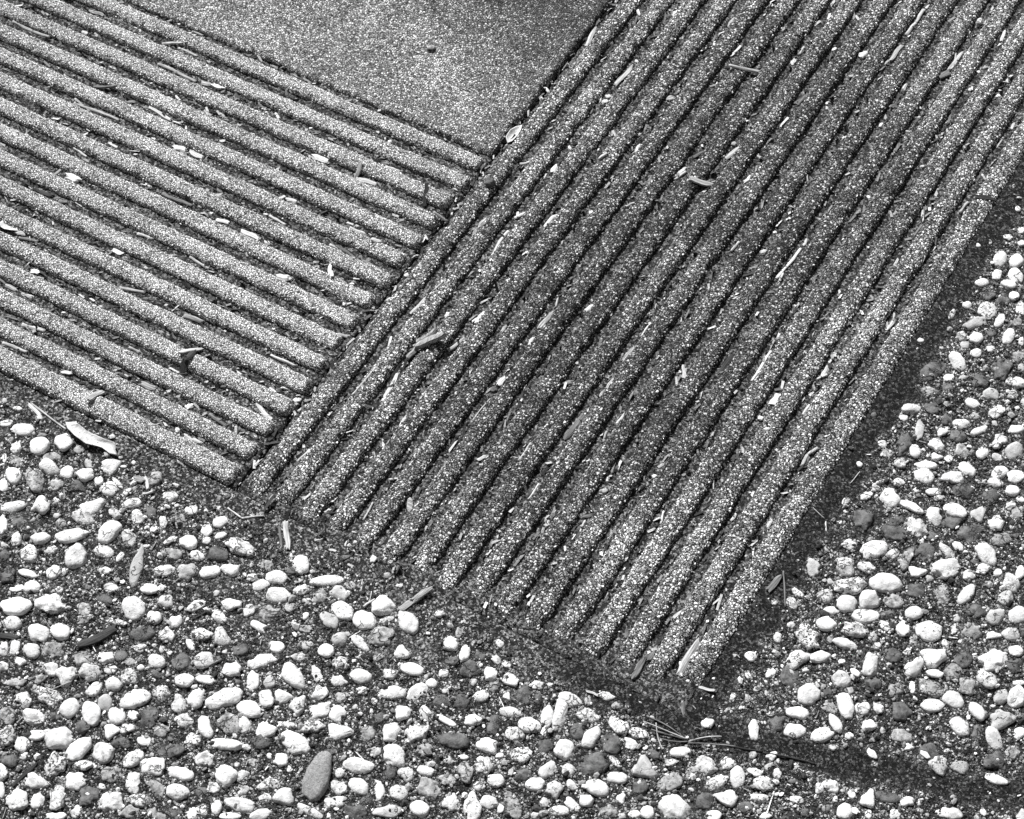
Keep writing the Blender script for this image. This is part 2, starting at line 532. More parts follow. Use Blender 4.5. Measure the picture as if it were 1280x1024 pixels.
PEB = """217.0 -635.8 -5.2 19.8 -10.4 -1.6 So|largest stone in the paving, a long grey speckled oblong cobble
480.2 -517.1 13.4 -3.2 1.4 9.3 Wr|largest white block pebble at the bottom edge, right of centre
110.6 -615.1 9.1 11.8 -6.6 5.1 Wb|big white bean-shaped pebble at 22% across, 85% down the photo
131.7 -631.0 11.5 6.6 -5.2 7.5 Gn|big grey rough pebble at 23% across, 88% down the photo
185.2 -619.9 13.4 -1.5 -0.0 8.7 Wo|big white oval pebble close by, above and left of the long speckled grey cobble
402.9 -516.7 7.3 9.2 -7.0 6.3 Dr|large smooth dark squarish pebble in the bottom row, right of the white stained pebble
13.3 -712.0 7.9 8.4 -7.4 6.1 Wo|big white oval pebble at 6% across, 90% down the photo
147.0 -568.8 12.3 -4.7 2.2 8.3 Wd|big white pointed pebble at 28% across, 82% down the photo
644.0 -270.1 8.3 7.1 -5.4 8.5 Wn|big white knobbly pebble at 97% across, 80% down the photo
535.9 -247.6 12.1 3.9 -2.6 8.8 Wo|big white oval pebble close by, right of the white pebble with dark holes
339.6 -597.5 -6.5 10.7 -6.8 -3.9 Wd|big white pointed pebble at 46% across, 99% down the photo
510.0 -265.4 11.7 8.3 -4.0 6.9 Po|white oval pebble with a row of dark holes along its middle
-70.0 -614.1 11.6 3.9 -4.6 8.4 Pn|big mottled pale knobbly pebble at 5% across, 74% down the photo
-95.0 -631.1 10.7 7.6 -6.0 6.6 Wo|big white long rounded pebble at 2% across, 74% down the photo
-27.5 -549.7 -7.3 17.2 -6.3 -1.4 Ld|long pale grey spindle-shaped stone standing nearly upright among the white pebbles
204.2 -479.1 -12.5 4.0 -1.5 -8.4 Wd|smooth white teardrop pebble below the tip of the dark split wood sliver
46.1 -651.9 7.4 9.6 -7.0 5.1 Wo|big white oval pebble at 13% across, 85% down the photo
574.0 -209.9 11.0 7.8 -4.0 7.3 Wn|big white knobbly pebble at 92% across, 69% down the photo
442.0 -498.5 10.5 -0.5 -0.2 8.5 Lt|light grey rounded triangular pebble crossed by one thin crack
32.7 -712.2 4.1 11.2 -7.1 3.0 Wo|big white long rounded pebble at 8% across, 91% down the photo
-6.4 -582.5 11.4 -3.2 1.2 8.8 Wo|big white round pebble close by, above the smooth dark oval pebble
296.0 -553.2 11.5 5.2 -3.3 6.4 Do|big dark long rounded pebble close by, below the glossy black pebble
586.4 -271.9 9.8 4.3 -3.2 8.5 Wo|big white oval pebble at 91% across, 77% down the photo
601.1 -292.3 7.7 8.0 -5.3 6.8 Wt|big white triangular pebble at 91% across, 80% down the photo
671.2 -317.7 7.6 7.8 -5.0 6.6 Lt|big light grey triangular pebble at 98% across, 88% down the photo
-17.4 -685.6 11.8 2.9 -3.2 7.3 Pn|big mottled pale knobbly pebble at 5% across, 85% down the photo
-80.8 -565.7 -1.8 11.0 -9.8 0.3 Wo|big white round pebble at 7% across, 68% down the photo
465.2 -499.7 6.1 9.2 -6.1 4.8 Go|smooth grey egg-shaped pebble right of the cracked light grey one
501.7 -326.4 11.3 0.2 -0.7 8.4 Pn|big mottled pale knobbly pebble at 79% across, 78% down the photo
84.9 -736.8 1.6 10.0 -8.2 2.0 Wn|big white knobbly pebble at 11% across, 98% down the photo
366.0 -578.1 10.7 -7.8 3.4 5.2 Go|grey leaf-shaped pebble with fine grain at the bottom edge
191.6 -502.5 10.0 5.7 -4.5 6.9 Gn|big grey rough pebble close by, below and left of the white teardrop pebble
489.2 -110.1 -2.3 15.0 -7.1 -0.6 Dr|big dark blocky pebble at 88% across, 54% down the photo
609.8 -318.4 10.4 -2.0 0.8 8.2 Go|big grey oval pebble at 91% across, 84% down the photo
97.5 -676.8 12.1 5.5 -3.3 5.5 Db|big dark bean-shaped pebble close by, below and right of the dark egg-shaped pebble
491.1 -200.5 8.6 -6.7 4.3 8.3 Dn|big dark rough pebble at 84% across, 63% down the photo
521.6 -199.6 9.7 5.5 -3.7 8.0 Dn|big dark rough pebble at 87% across, 65% down the photo
260.7 -646.7 8.6 4.9 -4.4 6.7 Dn|big dark rough pebble at 35% across, 99% down the photo
-161.2 -519.3 11.0 -9.3 5.0 5.5 Go|big grey oval pebble at 3% across, 58% down the photo
-70.6 -531.1 2.5 11.4 -8.3 3.1 Wo|big white oval pebble at 11% across, 65% down the photo
65.6 -742.3 -6.2 8.2 -6.9 -3.9 Dn|big dark rough pebble at 9% across, 97% down the photo
24.7 -733.5 -6.1 7.9 -7.3 -4.1 Pn|big mottled pale knobbly pebble at 5% across, 93% down the photo
477.3 -26.6 7.0 11.3 -6.1 6.0 Do|large dark grey almond pebble next to the dark soil strip
513.2 -223.2 8.6 7.4 -4.7 7.0 Wo|big white oval pebble close by, above and right of the white pebble with dark holes
300.1 -599.4 9.5 -0.3 -0.5 8.2 Gr|big grey blocky pebble at 42% across, 96% down the photo
65.9 -661.0 -2.3 10.3 -8.0 -0.5 Do|dark grey egg-shaped pebble between white pebbles, low on the left
151.0 -672.1 2.5 9.0 -7.9 2.8 Wr|mid-sized white blocky pebble at 22% across, 95% down the photo
261.0 -589.4 7.6 4.4 -4.8 7.6 Wr|mid-sized white blocky pebble at 39% across, 92% down the photo
39.0 -487.5 12.9 1.7 -2.2 7.1 Pn|mid-sized mottled pale knobbly pebble close by, left of the upright split stick
240.3 -610.8 11.1 5.0 -3.0 5.6 Wo|mid-sized white long rounded pebble close by, right of the long speckled grey cobble
526.4 -374.8 0.0 9.8 -8.2 0.6 Wo|mid-sized white round pebble at 79% across, 85% down the photo
550.9 -205.8 8.0 4.6 -4.1 8.9 Dn|mid-sized dark rough pebble at 90% across, 68% down the photo
52.4 -704.6 7.5 4.3 -5.5 7.4 Po|mid-sized mottled pale round pebble at 10% across, 92% down the photo
-97.2 -550.2 11.5 8.1 -4.5 5.1 Wb|mid-sized white bean-shaped pebble at 7% across, 65% down the photo
99.3 -529.0 9.8 5.5 -4.4 6.5 Gn|mid-sized grey rough pebble at 27% across, 75% down the photo
171.8 -495.2 8.6 4.9 -4.8 7.4 Wo|mid-sized white oval pebble close by, left of the white teardrop pebble
177.5 -475.7 7.4 6.5 -5.9 6.7 Wr|mid-sized white blocky pebble close by, above and left of the white teardrop pebble
556.2 -368.3 7.1 -8.6 4.9 5.1 Wb|mid-sized white bean-shaped pebble at 83% across, 86% down the photo
17.4 -773.2 7.4 4.2 -5.4 6.9 Wn|mid-sized white knobbly pebble at 2% across, 98% down the photo
407.1 -492.0 9.3 -2.2 1.1 7.8 Do|mid-sized dark oval pebble close by, above and right of the large dark squarish pebble
-16.7 -663.2 2.0 8.4 -8.9 3.0 Wt|mid-sized white triangular pebble close by, below and left of the black bark piece
482.6 -471.0 10.0 -1.5 0.5 7.2 Pn|mid-sized mottled pale knobbly pebble at 69% across, 93% down the photo
554.3 -130.1 8.2 4.6 -3.9 8.8 Dn|mid-sized dark rough pebble at 94% across, 60% down the photo
529.5 6.6 -4.9 11.2 -7.2 -4.1 Dn|mid-sized dark rough pebble at 98% across, 45% down the photo
683.3 -352.6 7.4 4.2 -3.4 7.7 Dn|mid-sized dark rough pebble at 97% across, 93% down the photo
506.7 -367.0 -0.0 9.8 -7.8 0.6 Dn|mid-sized dark rough pebble at 77% across, 83% down the photo
95.8 -694.4 8.6 4.9 -4.4 6.0 Wr|mid-sized white blocky pebble close by, below the dark egg-shaped pebble
45.0 -755.1 -3.2 9.7 -7.0 -1.2 Pn|mid-sized mottled pale knobbly pebble at 6% across, 97% down the photo
377.8 -515.6 7.2 4.1 -4.4 7.6 Wo|mid-sized white round pebble close by, above and left of the large dark squarish pebble
22.7 -680.9 8.4 -7.1 4.8 5.1 Wo|mid-sized white oval pebble at 9% across, 87% down the photo
532.7 -300.4 10.0 2.2 -1.7 7.6 Pn|mid-sized mottled pale knobbly pebble close by, below the white pebble with dark holes
597.9 -180.2 10.5 -4.6 1.8 7.2 Wo|mid-sized white long rounded pebble at 96% across, 68% down the photo
264.8 -563.5 6.7 8.6 -5.1 4.3 Pn|mid-sized mottled pale knobbly pebble close by, below and left of the glossy black pebble
-15.0 -643.0 2.0 8.5 -8.6 3.0 Gr|mid-sized grey blocky pebble close by, below and left of the black bark piece
135.3 -648.8 13.0 5.8 -2.6 4.5 Wo|mid-sized white long rounded pebble at 22% across, 91% down the photo
359.1 -491.3 -5.0 13.1 -5.0 -1.7 Wr|mid-sized white blocky pebble at 55% across, 87% down the photo
134.4 -612.5 10.1 2.4 -2.5 6.7 Wo|mid-sized white oval pebble at 24% across, 86% down the photo
59.7 -605.3 7.3 4.1 -5.4 7.5 Dn|mid-sized dark rough pebble close by, below and right of the smooth dark oval pebble
210.4 -594.0 8.8 5.0 -3.9 5.9 Wt|mid-sized white triangular pebble close by, above and right of the long speckled grey cobble
631.9 -373.5 7.2 4.1 -3.4 7.5 Do|mid-sized dark round pebble at 91% across, 92% down the photo
176.0 -687.0 11.6 4.0 -2.4 5.0 Wo|mid-sized white long rounded pebble at 23% across, 98% down the photo
-40.9 -649.0 7.4 8.0 -5.4 4.5 Gn|mid-sized grey rough pebble close by, left of the black bark piece
674.6 -292.3 -3.7 8.5 -6.7 -3.8 Wo|mid-sized white round pebble at 99% across, 85% down the photo
534.5 -183.4 9.2 -3.0 1.3 8.5 Pn|mid-sized mottled pale knobbly pebble at 90% across, 64% down the photo
405.2 -474.8 9.8 -4.3 2.0 6.3 Pr|mid-sized mottled pale blocky pebble close by, above and right of the large dark squarish pebble
150.0 -496.4 10.6 -1.4 -0.1 7.4 Wo|mid-sized white oval pebble at 33% across, 74% down the photo
71.1 -715.4 8.6 4.9 -4.1 5.6 Gn|mid-sized grey rough pebble at 11% across, 94% down the photo
575.7 -168.9 9.6 0.9 -1.1 8.3 Dn|mid-sized dark rough pebble at 95% across, 65% down the photo
634.9 -301.6 3.0 8.6 -6.9 3.6 Gn|mid-sized grey rough pebble at 95% across, 83% down the photo
-16.2 -706.6 8.5 2.9 -3.8 7.0 Wn|mid-sized white knobbly pebble at 3% across, 87% down the photo
47.6 -736.3 8.3 2.9 -3.6 6.8 Wn|mid-sized white knobbly pebble at 7% across, 95% down the photo
534.4 -284.7 9.9 4.4 -2.5 6.4 Wo|mid-sized white long rounded pebble, below and right of the white pebble with dark holes
203.3 -663.1 -0.7 8.1 -8.1 0.1 Wt|mid-sized white triangular pebble close by, below and left of the long speckled grey cobble
273.7 -491.5 8.5 2.8 -3.0 7.4 Dr|mid-sized dark blocky pebble close by, above and right of the glossy black pebble
645.2 -289.3 9.5 -3.9 1.7 6.5 Po|mid-sized mottled pale oval pebble at 96% across, 83% down the photo
417.3 -532.2 9.5 1.3 -1.3 6.6 Wo|mid-sized white oval pebble close by, below the large dark squarish pebble
531.3 -269.7 7.1 4.1 -3.9 8.1 Wr|mid-sized white blocky pebble close by, below and right of the white pebble with dark holes
-98.6 -517.5 6.5 8.8 -6.1 4.5 Wt|mid-sized white triangular pebble at 9% across, 62% down the photo
644.4 -378.4 7.8 1.0 -1.0 7.9 Pn|mid-sized mottled pale knobbly pebble at 92% across, 93% down the photo
228.0 -541.7 10.0 5.7 -3.2 5.0 Wo|mid-sized white long rounded pebble at 38% across, 84% down the photo
94.5 -511.7 9.2 4.1 -3.7 6.4 Wo|mid-sized white oval pebble at 27% across, 73% down the photo
503.3 -349.3 5.7 7.1 -5.3 5.4 Wn|mid-sized white knobbly pebble at 78% across, 80% down the photo
598.8 -349.5 8.4 1.0 -1.0 7.6 Dn|mid-sized dark rough pebble at 88% across, 87% down the photo
391.0 -495.7 0.5 10.3 -6.2 0.9 Wb|mid-sized white bean-shaped pebble close by, above the large dark squarish pebble
341.8 -511.0 8.8 3.0 -2.5 6.5 Wo|mid-sized white oval pebble at 52% across, 88% down the photo
122.5 -478.9 12.0 8.5 -3.1 4.0 Wo|long white tongue-shaped pebble lying level below the worn rib ends
75.8 -594.4 4.5 7.4 -6.7 4.4 Wr|mid-sized white blocky pebble at 20% across, 81% down the photo
349.4 -537.2 6.3 5.4 -4.8 5.8 Pn|mid-sized mottled pale knobbly pebble at 51% across, 92% down the photo
644.5 -339.4 8.7 -2.5 1.3 6.8 Po|mid-sized mottled pale oval pebble at 94% across, 89% down the photo
-179.8 -489.4 7.8 4.4 -5.8 7.5 Wo|mid-sized white round pebble at 4% across, 54% down the photo
4.1 -685.7 1.9 7.7 -7.9 2.7 Wo|mid-sized white round pebble at 7% across, 86% down the photo
516.3 -281.8 5.3 6.7 -5.6 5.9 Wo|mid-sized white round pebble close by, below the white pebble with dark holes
89.1 -625.3 -2.9 9.5 -6.7 -1.0 Wr|mid-sized white blocky pebble at 19% across, 85% down the photo
282.2 -633.1 8.1 6.9 -3.7 4.1 Ln|mid-sized light grey knobbly pebble at 38% across, 99% down the photo
558.2 -324.1 -3.2 10.5 -5.7 -1.9 Wr|mid-sized white blocky pebble at 85% across, 81% down the photo
561.4 -241.6 7.6 4.3 -3.3 7.3 Dn|mid-sized dark rough pebble at 90% across, 72% down the photo
510.7 -489.1 7.7 2.6 -2.3 6.8 Wn|mid-sized white knobbly pebble at 71% across, 97% down the photo
502.7 -168.2 7.9 -4.3 2.6 8.1 Wb|mid-sized white bean-shaped pebble at 87% across, 61% down the photo
321.2 -543.1 9.3 1.3 -1.4 6.4 Wr|mid-sized white blocky pebble at 48% across, 91% down the photo
77.1 -696.4 1.5 9.3 -6.3 1.6 Po|mid-sized mottled pale oval pebble close by, below the dark egg-shaped pebble
112.1 -644.2 8.5 -7.5 3.8 4.0 Wb|mid-sized white bean-shaped pebble at 20% across, 89% down the photo
118.7 -570.9 7.5 7.9 -4.4 4.1 Wn|mid-sized white knobbly pebble at 26% across, 81% down the photo
-47.3 -631.5 9.3 -3.2 1.6 6.8 Wo|mid-sized white round pebble close by, left of the black bark piece
539.8 -216.7 0.1 12.4 -5.6 0.6 Gt|mid-sized grey triangular pebble at 88% across, 68% down the photo
630.4 -319.7 8.4 1.0 -0.9 7.1 Wo|mid-sized white oval pebble at 93% across, 85% down the photo
-24.9 -732.4 -1.4 8.7 -7.0 0.0 Po|mid-sized mottled pale oval pebble at 1% across, 90% down the photo
126.3 -702.9 7.4 4.2 -4.0 5.6 Wo|mid-sized white oval pebble at 17% across, 97% down the photo
673.3 -336.8 8.2 -5.3 2.5 5.5 Wo|mid-sized white long rounded pebble at 97% across, 90% down the photo
576.8 -71.5 7.0 4.0 -3.7 8.5 Lo|mid-sized light grey round pebble at 99% across, 55% down the photo
322.5 -601.0 6.4 3.7 -4.0 6.5 Pn|mid-sized mottled pale knobbly pebble at 44% across, 98% down the photo
620.3 -297.2 -2.4 8.6 -6.5 -2.1 Gn|mid-sized grey rough pebble at 93% across, 82% down the photo
621.2 -282.8 6.8 3.8 -3.3 7.3 Do|mid-sized dark round pebble at 94% across, 80% down the photo
15.4 -599.8 8.4 5.9 -4.2 4.9 Do|smooth dark grey oval pebble just right of the black bark piece
118.8 -688.0 9.6 3.3 -2.6 5.2 Wr|mid-sized white blocky pebble at 18% across, 94% down the photo
-62.0 -642.3 8.1 2.7 -3.8 6.9 Wr|mid-sized white blocky pebble at 4% across, 77% down the photo
302.9 -617.9 8.1 -0.2 -0.4 6.9 Wo|mid-sized white round pebble at 41% across, 99% down the photo
551.7 -401.4 6.8 5.8 -3.8 5.3 Wo|mid-sized white oval pebble at 80% across, 90% down the photo
509.9 -468.3 -4.1 8.6 -5.2 -2.7 Wo|mid-sized white oval pebble close by, below the white upright block
185.5 -584.6 6.1 6.4 -5.0 4.7 Wr|mid-sized white blocky pebble at 31% across, 87% down the photo
318.3 -572.1 6.2 -7.3 4.5 3.9 Gn|mid-sized grey rough pebble at 45% across, 94% down the photo
617.4 -332.6 8.5 3.8 -2.2 5.9 Wo|mid-sized white oval pebble at 91% across, 86% down the photo
156.2 -622.3 6.3 5.5 -4.9 5.2 Wn|mid-sized white knobbly pebble at 26% across, 89% down the photo
250.1 -625.8 8.6 0.5 -1.1 6.5 Wo|mid-sized white oval pebble close by, right of the long speckled grey cobble
-99.0 -530.2 10.1 2.3 -2.9 6.5 Po|mid-sized mottled pale oval pebble at 8% across, 63% down the photo
241.3 -647.2 6.8 7.1 -4.1 3.8 Pn|mid-sized mottled pale knobbly pebble close by, below and right of the long speckled grey cobble
-163.3 -475.1 7.2 4.0 -5.7 7.5 Wo|mid-sized white round pebble close by, left of the curled dry leaf
76.2 -569.2 8.6 -1.8 0.4 7.2 Wt|mid-sized white triangular pebble at 22% across, 78% down the photo
-0.7 -650.4 3.3 7.0 -7.1 3.7 Pn|mid-sized mottled pale knobbly pebble close by, below the black bark piece
24.1 -503.0 7.3 4.1 -4.7 6.7 Dn|mid-sized dark rough pebble at 21% across, 67% down the photo
542.9 -348.3 8.1 1.0 -1.1 7.1 Po|mid-sized mottled pale oval pebble at 82% across, 83% down the photo
531.0 -409.0 7.4 3.3 -2.6 6.4 Wo|mid-sized white oval pebble close by, right of the white upright block
510.2 -307.1 7.9 3.5 -2.6 6.6 Wo|mid-sized white oval pebble close by, below and left of the white pebble with dark holes
63.0 -637.4 6.4 3.7 -4.7 6.5 Pn|mid-sized mottled pale knobbly pebble at 16% across, 85% down the photo
590.0 -309.9 2.8 8.1 -6.1 3.1 Wn|mid-sized white knobbly pebble at 89% across, 82% down the photo
499.5 -250.1 6.4 3.6 -3.8 7.8 Pr|mid-sized mottled pale blocky pebble close by, above the white pebble with dark holes
159.7 -633.2 6.6 3.8 -4.2 6.1 Dn|mid-sized dark rough pebble at 25% across, 91% down the photo
479.4 -484.3 7.1 -3.1 2.2 6.6 Go|mid-sized grey round pebble close by, above and right of the largest white block pebble
446.9 -514.3 -3.9 7.1 -5.7 -3.3 Dn|mid-sized dark rough pebble close by, below the cracked light grey pebble
433.4 -545.6 6.4 3.7 -3.5 6.2 Gn|mid-sized grey rough pebble close by, below the large dark squarish pebble
105.1 -723.9 8.2 3.8 -3.1 5.1 Po|mid-sized mottled pale oval pebble at 14% across, 98% down the photo
530.4 -462.6 7.7 3.5 -2.4 5.8 Pn|mid-sized mottled pale knobbly pebble at 75% across, 96% down the photo
90.4 -714.4 -4.2 8.1 -5.7 -2.0 Pn|mid-sized mottled pale knobbly pebble at 13% across, 96% down the photo
197.5 -541.3 8.1 3.6 -3.2 5.8 Wo|mid-sized white oval pebble at 35% across, 82% down the photo
94.0 -476.2 7.3 -6.9 4.4 4.8 Wo|white oval pebble standing right under the upright split stick
247.5 -572.3 -3.5 8.0 -6.1 -2.1 Wn|mid-sized white knobbly pebble at 38% across, 89% down the photo
556.0 -151.9 10.7 -0.2 -0.4 6.2 Wo|mid-sized white long rounded pebble at 93% across, 62% down the photo
-122.4 -609.3 -5.7 7.2 -6.1 -3.5 Dn|mid-sized dark rough pebble at 1% across, 70% down the photo
497.0 -500.0 6.0 3.5 -3.4 6.5 Do|mid-sized dark round pebble close by, right of the largest white block pebble
643.9 -220.9 6.4 3.6 -3.2 7.3 Wo|mid-sized white round pebble at 99% across, 75% down the photo
627.4 -195.4 7.9 -4.4 2.2 6.4 Po|mid-sized mottled pale oval pebble at 99% across, 71% down the photo
549.6 -261.5 7.5 4.3 -2.9 6.2 Gn|small grey rough pebble close by, right of the white pebble with dark holes
602.9 -159.7 8.0 3.5 -2.4 6.8 Gn|small grey rough pebble at 98% across, 66% down the photo
64.1 -538.1 8.2 4.7 -3.7 5.3 Wt|small white triangular pebble at 23% across, 74% down the photo
100.3 -590.8 9.0 3.0 -2.7 5.5 Wn|small white knobbly pebble at 23% across, 82% down the photo
42.7 -672.5 6.4 3.6 -4.6 6.2 Wo|small white round pebble close by, left of the dark egg-shaped pebble
21.6 -752.6 8.8 3.1 -2.8 5.1 Wn|small white knobbly pebble at 4% across, 95% down the photo
145.8 -510.4 9.8 -3.9 1.5 5.5 Lo|small light grey oval pebble at 32% across, 76% down the photo
231.1 -514.7 8.9 3.0 -2.4 5.6 Wo|small white oval pebble close by, above and left of the glossy black pebble
-109.5 -475.9 3.4 7.8 -7.2 4.0 Wt|small white triangular pebble close by, below and right of the curled dry leaf
-140.5 -538.8 1.7 8.4 -7.5 2.7 Wn|small white knobbly pebble at 4% across, 62% down the photo
12.5 -530.6 3.5 7.5 -6.7 3.8 Ln|small light grey knobbly pebble at 18% across, 70% down the photo
358.3 -474.0 9.8 1.3 -1.1 5.5 Wo|small white long rounded pebble at 56% across, 85% down the photo
608.1 -434.7 -1.1 8.2 -5.9 -0.8 Wt|small white triangular pebble at 85% across, 98% down the photo
582.2 -234.6 5.1 -7.9 4.8 4.2 Gb|small grey bean-shaped pebble at 92% across, 73% down the photo
-37.0 -717.2 -5.4 6.9 -5.6 -3.2 Go|small grey oval pebble at 1% across, 87% down the photo
281.1 -614.3 7.1 2.5 -2.7 6.2 Wo|small white round pebble at 39% across, 97% down the photo
335.1 -524.4 6.9 3.9 -3.4 5.7 Pr|small mottled pale blocky pebble at 50% across, 90% down the photo
245.9 -530.8 3.5 8.9 -5.2 2.6 Wr|small white blocky pebble close by, left of the glossy black pebble
188.1 -600.1 8.1 4.6 -3.2 4.8 Pn|small mottled pale knobbly pebble at 30% across, 89% down the photo
108.3 -708.6 9.1 -2.3 0.9 5.4 Gn|small grey rough pebble at 15% across, 96% down the photo
329.0 -560.8 -4.0 6.6 -5.8 -3.3 Pn|small mottled pale knobbly pebble at 47% across, 93% down the photo
378.7 -496.0 2.2 7.1 -6.6 2.8 Do|small dark round pebble close by, above the large dark squarish pebble
324.3 -489.6 -4.1 6.9 -5.9 -3.4 Dn|small dark rough pebble at 51% across, 85% down the photo
29.9 -638.2 6.3 3.6 -4.7 6.3 Pb|small mottled pale bean-shaped pebble close by, below the smooth dark oval pebble
617.2 -254.6 7.2 4.1 -2.8 6.2 Gn|small grey rough pebble at 95% across, 77% down the photo
621.0 -424.8 8.8 3.0 -1.4 5.0 Dr|small dark blocky pebble at 87% across, 97% down the photo
669.6 -413.4 8.9 2.1 -1.0 5.1 Wn|small white knobbly pebble at 93% across, 99% down the photo
492.5 -5.9 9.4 -4.4 1.5 6.8 Wr|small white blocky pebble close by, right of the dark almond pebble
277.5 -574.2 5.7 7.2 -4.2 3.6 Gn|small grey rough pebble at 41% across, 92% down the photo
378.6 -480.6 8.8 3.0 -2.0 5.2 Pn|small mottled pale knobbly pebble close by, above the large dark squarish pebble
-117.4 -583.6 -5.4 7.0 -6.2 -3.5 Po|small mottled pale round pebble at 3% across, 68% down the photo
557.8 -165.0 7.9 2.5 -2.0 7.0 Dn|small dark rough pebble at 93% across, 64% down the photo
518.3 -16.0 7.6 4.3 -3.2 7.2 Dn|small dark rough pebble close by, right of the dark almond pebble
650.6 -320.3 7.5 -4.8 2.4 5.2 Wo|small white oval pebble at 95% across, 87% down the photo
350.4 -497.4 -4.3 8.9 -4.8 -2.1 Wo|small white oval pebble at 53% across, 87% down the photo
598.6 -224.6 3.5 10.2 -4.6 2.5 Wo|small white long rounded pebble at 94% across, 73% down the photo
515.2 -409.5 5.8 3.3 -3.4 6.7 Dn|small dark rough pebble close by, right of the white upright block
58.4 -574.8 8.8 5.0 -3.2 4.5 Po|small mottled pale long rounded pebble at 20% across, 77% down the photo
629.4 -231.6 5.7 4.9 -3.9 6.1 Lr|small light grey blocky pebble at 97% across, 75% down the photo
518.5 -133.0 8.9 0.8 -1.0 6.8 Wo|small white oval pebble at 90% across, 58% down the photo
610.7 -234.0 7.5 4.3 -2.6 5.8 Dn|small dark rough pebble at 95% across, 74% down the photo
-203.7 -481.9 9.5 4.1 -3.7 5.5 Wo|small white long rounded pebble at 2% across, 52% down the photo
-160.6 -552.3 8.7 6.2 -4.0 4.4 Wb|small white bean-shaped pebble at 1% across, 62% down the photo
128.1 -668.4 6.7 3.8 -3.7 5.3 Pn|small mottled pale knobbly pebble at 20% across, 93% down the photo
497.5 -479.9 6.4 6.6 -3.4 3.9 Pn|small mottled pale knobbly pebble at 70% across, 95% down the photo
660.4 -372.6 7.4 -0.6 0.2 6.4 Gn|small grey rough pebble at 94% across, 94% down the photo
-62.3 -549.8 8.6 3.8 -3.4 5.3 Wo|small white oval pebble at 10% across, 67% down the photo
-157.3 -503.9 10.0 0.4 -1.7 6.3 Wo|small white oval pebble close by, below and left of the curled dry leaf
29.5 -521.3 6.5 5.7 -4.6 4.8 Wr|small white blocky pebble at 20% across, 70% down the photo
526.1 -393.6 8.6 2.9 -1.6 5.2 Wb|small white bean-shaped pebble close by, right of the white upright block
531.9 -316.6 10.2 1.2 -0.8 5.0 Po|small mottled pale long rounded pebble at 83% across, 79% down the photo
515.4 -186.2 7.3 7.8 -3.3 4.3 Dn|small dark rough pebble at 87% across, 63% down the photo
489.2 42.6 7.7 8.4 -3.6 4.9 Ln|small light grey knobbly pebble at 95% across, 39% down the photo
71.9 -617.7 6.6 3.8 -3.9 5.5 Wo|small white oval pebble at 18% across, 83% down the photo
-5.0 -539.1 6.7 7.3 -4.3 3.8 Wn|small white knobbly pebble close by, right of the pale spindle-shaped stone
140.7 -598.1 6.5 -5.1 3.7 4.8 Wr|small white blocky pebble at 26% across, 85% down the photo
-179.9 -526.1 9.2 -3.3 1.2 6.2 Wo|small white oval pebble at 1% across, 58% down the photo
82.7 -497.0 8.0 4.5 -3.4 5.0 Wo|small white long rounded pebble close by, below the upright split stick
110.0 -660.0 2.9 6.0 -6.3 3.4 Pn|small mottled pale knobbly pebble at 19% across, 90% down the photo
570.3 -306.6 5.9 3.4 -3.1 6.6 Do|small dark round pebble at 87% across, 80% down the photo
596.8 -453.0 5.7 3.2 -2.9 6.0 Wo|small white round pebble at 82% across, 99% down the photo
186.6 -660.9 6.2 5.4 -3.8 4.0 Pn|small mottled pale knobbly pebble close by, left of the long speckled grey cobble
315.9 -524.6 -3.5 8.6 -4.8 -1.6 Dr|small dark blocky pebble at 48% across, 88% down the photo
387.7 -550.1 6.8 -0.3 -0.2 6.6 Pn|small mottled pale knobbly pebble close by, below and left of the large dark squarish pebble
493.6 59.3 8.2 -1.3 -0.1 8.1 Pr|small mottled pale blocky pebble at 96% across, 38% down the photo
138.6 -483.8 8.8 -0.4 -0.6 6.1 Ln|small light grey knobbly pebble at 33% across, 72% down the photo
560.0 -477.4 7.3 4.2 -2.3 4.5 Dn|small dark rough pebble at 77% across, 99% down the photo
566.9 -340.1 6.3 3.6 -2.8 5.9 Dn|small dark rough pebble at 85% across, 83% down the photo
167.1 -590.0 -0.8 7.6 -6.3 0.2 Pn|small mottled pale knobbly pebble at 29% across, 86% down the photo
230.6 -582.5 7.3 1.1 -1.6 6.2 Go|small grey oval pebble at 36% across, 89% down the photo
-87.2 -645.8 7.0 4.0 -4.0 5.1 Wo|small white oval pebble at 1% across, 76% down the photo
81.4 -637.9 -5.1 7.1 -4.8 -2.7 Pn|small mottled pale knobbly pebble at 18% across, 86% down the photo
426.5 -516.4 7.7 2.6 -1.9 5.1 Wo|small white oval pebble close by, left of the cracked light grey pebble
541.1 -122.0 8.2 3.5 -2.2 5.9 Wn|small white knobbly pebble at 93% across, 58% down the photo
-9.8 -521.9 9.0 4.0 -2.9 4.8 Go|small grey long rounded pebble close by, above and right of the pale spindle-shaped stone
179.8 -515.5 9.9 -3.0 0.8 4.8 Wd|small white pointed pebble at 35% across, 78% down the photo
543.0 -167.0 7.5 -0.1 -0.5 7.2 Wn|small white knobbly pebble at 91% across, 63% down the photo
200.3 -580.3 -0.6 7.0 -6.7 0.2 Wr|small white blocky pebble at 33% across, 87% down the photo
372.5 -554.2 5.2 5.4 -4.1 4.2 Wo|small white oval pebble at 52% across, 96% down the photo
176.3 -539.7 7.4 4.2 -3.1 4.8 Pn|small mottled pale knobbly pebble at 33% across, 81% down the photo
-51.0 -528.1 6.5 -6.6 4.4 3.9 Po|small mottled pale oval pebble close by, above the pale spindle-shaped stone
577.4 -124.4 6.9 3.9 -2.7 6.2 Do|small dark oval pebble at 97% across, 61% down the photo
662.7 -298.1 2.0 7.5 -5.4 2.2 Lo|small light grey round pebble at 98% across, 85% down the photo
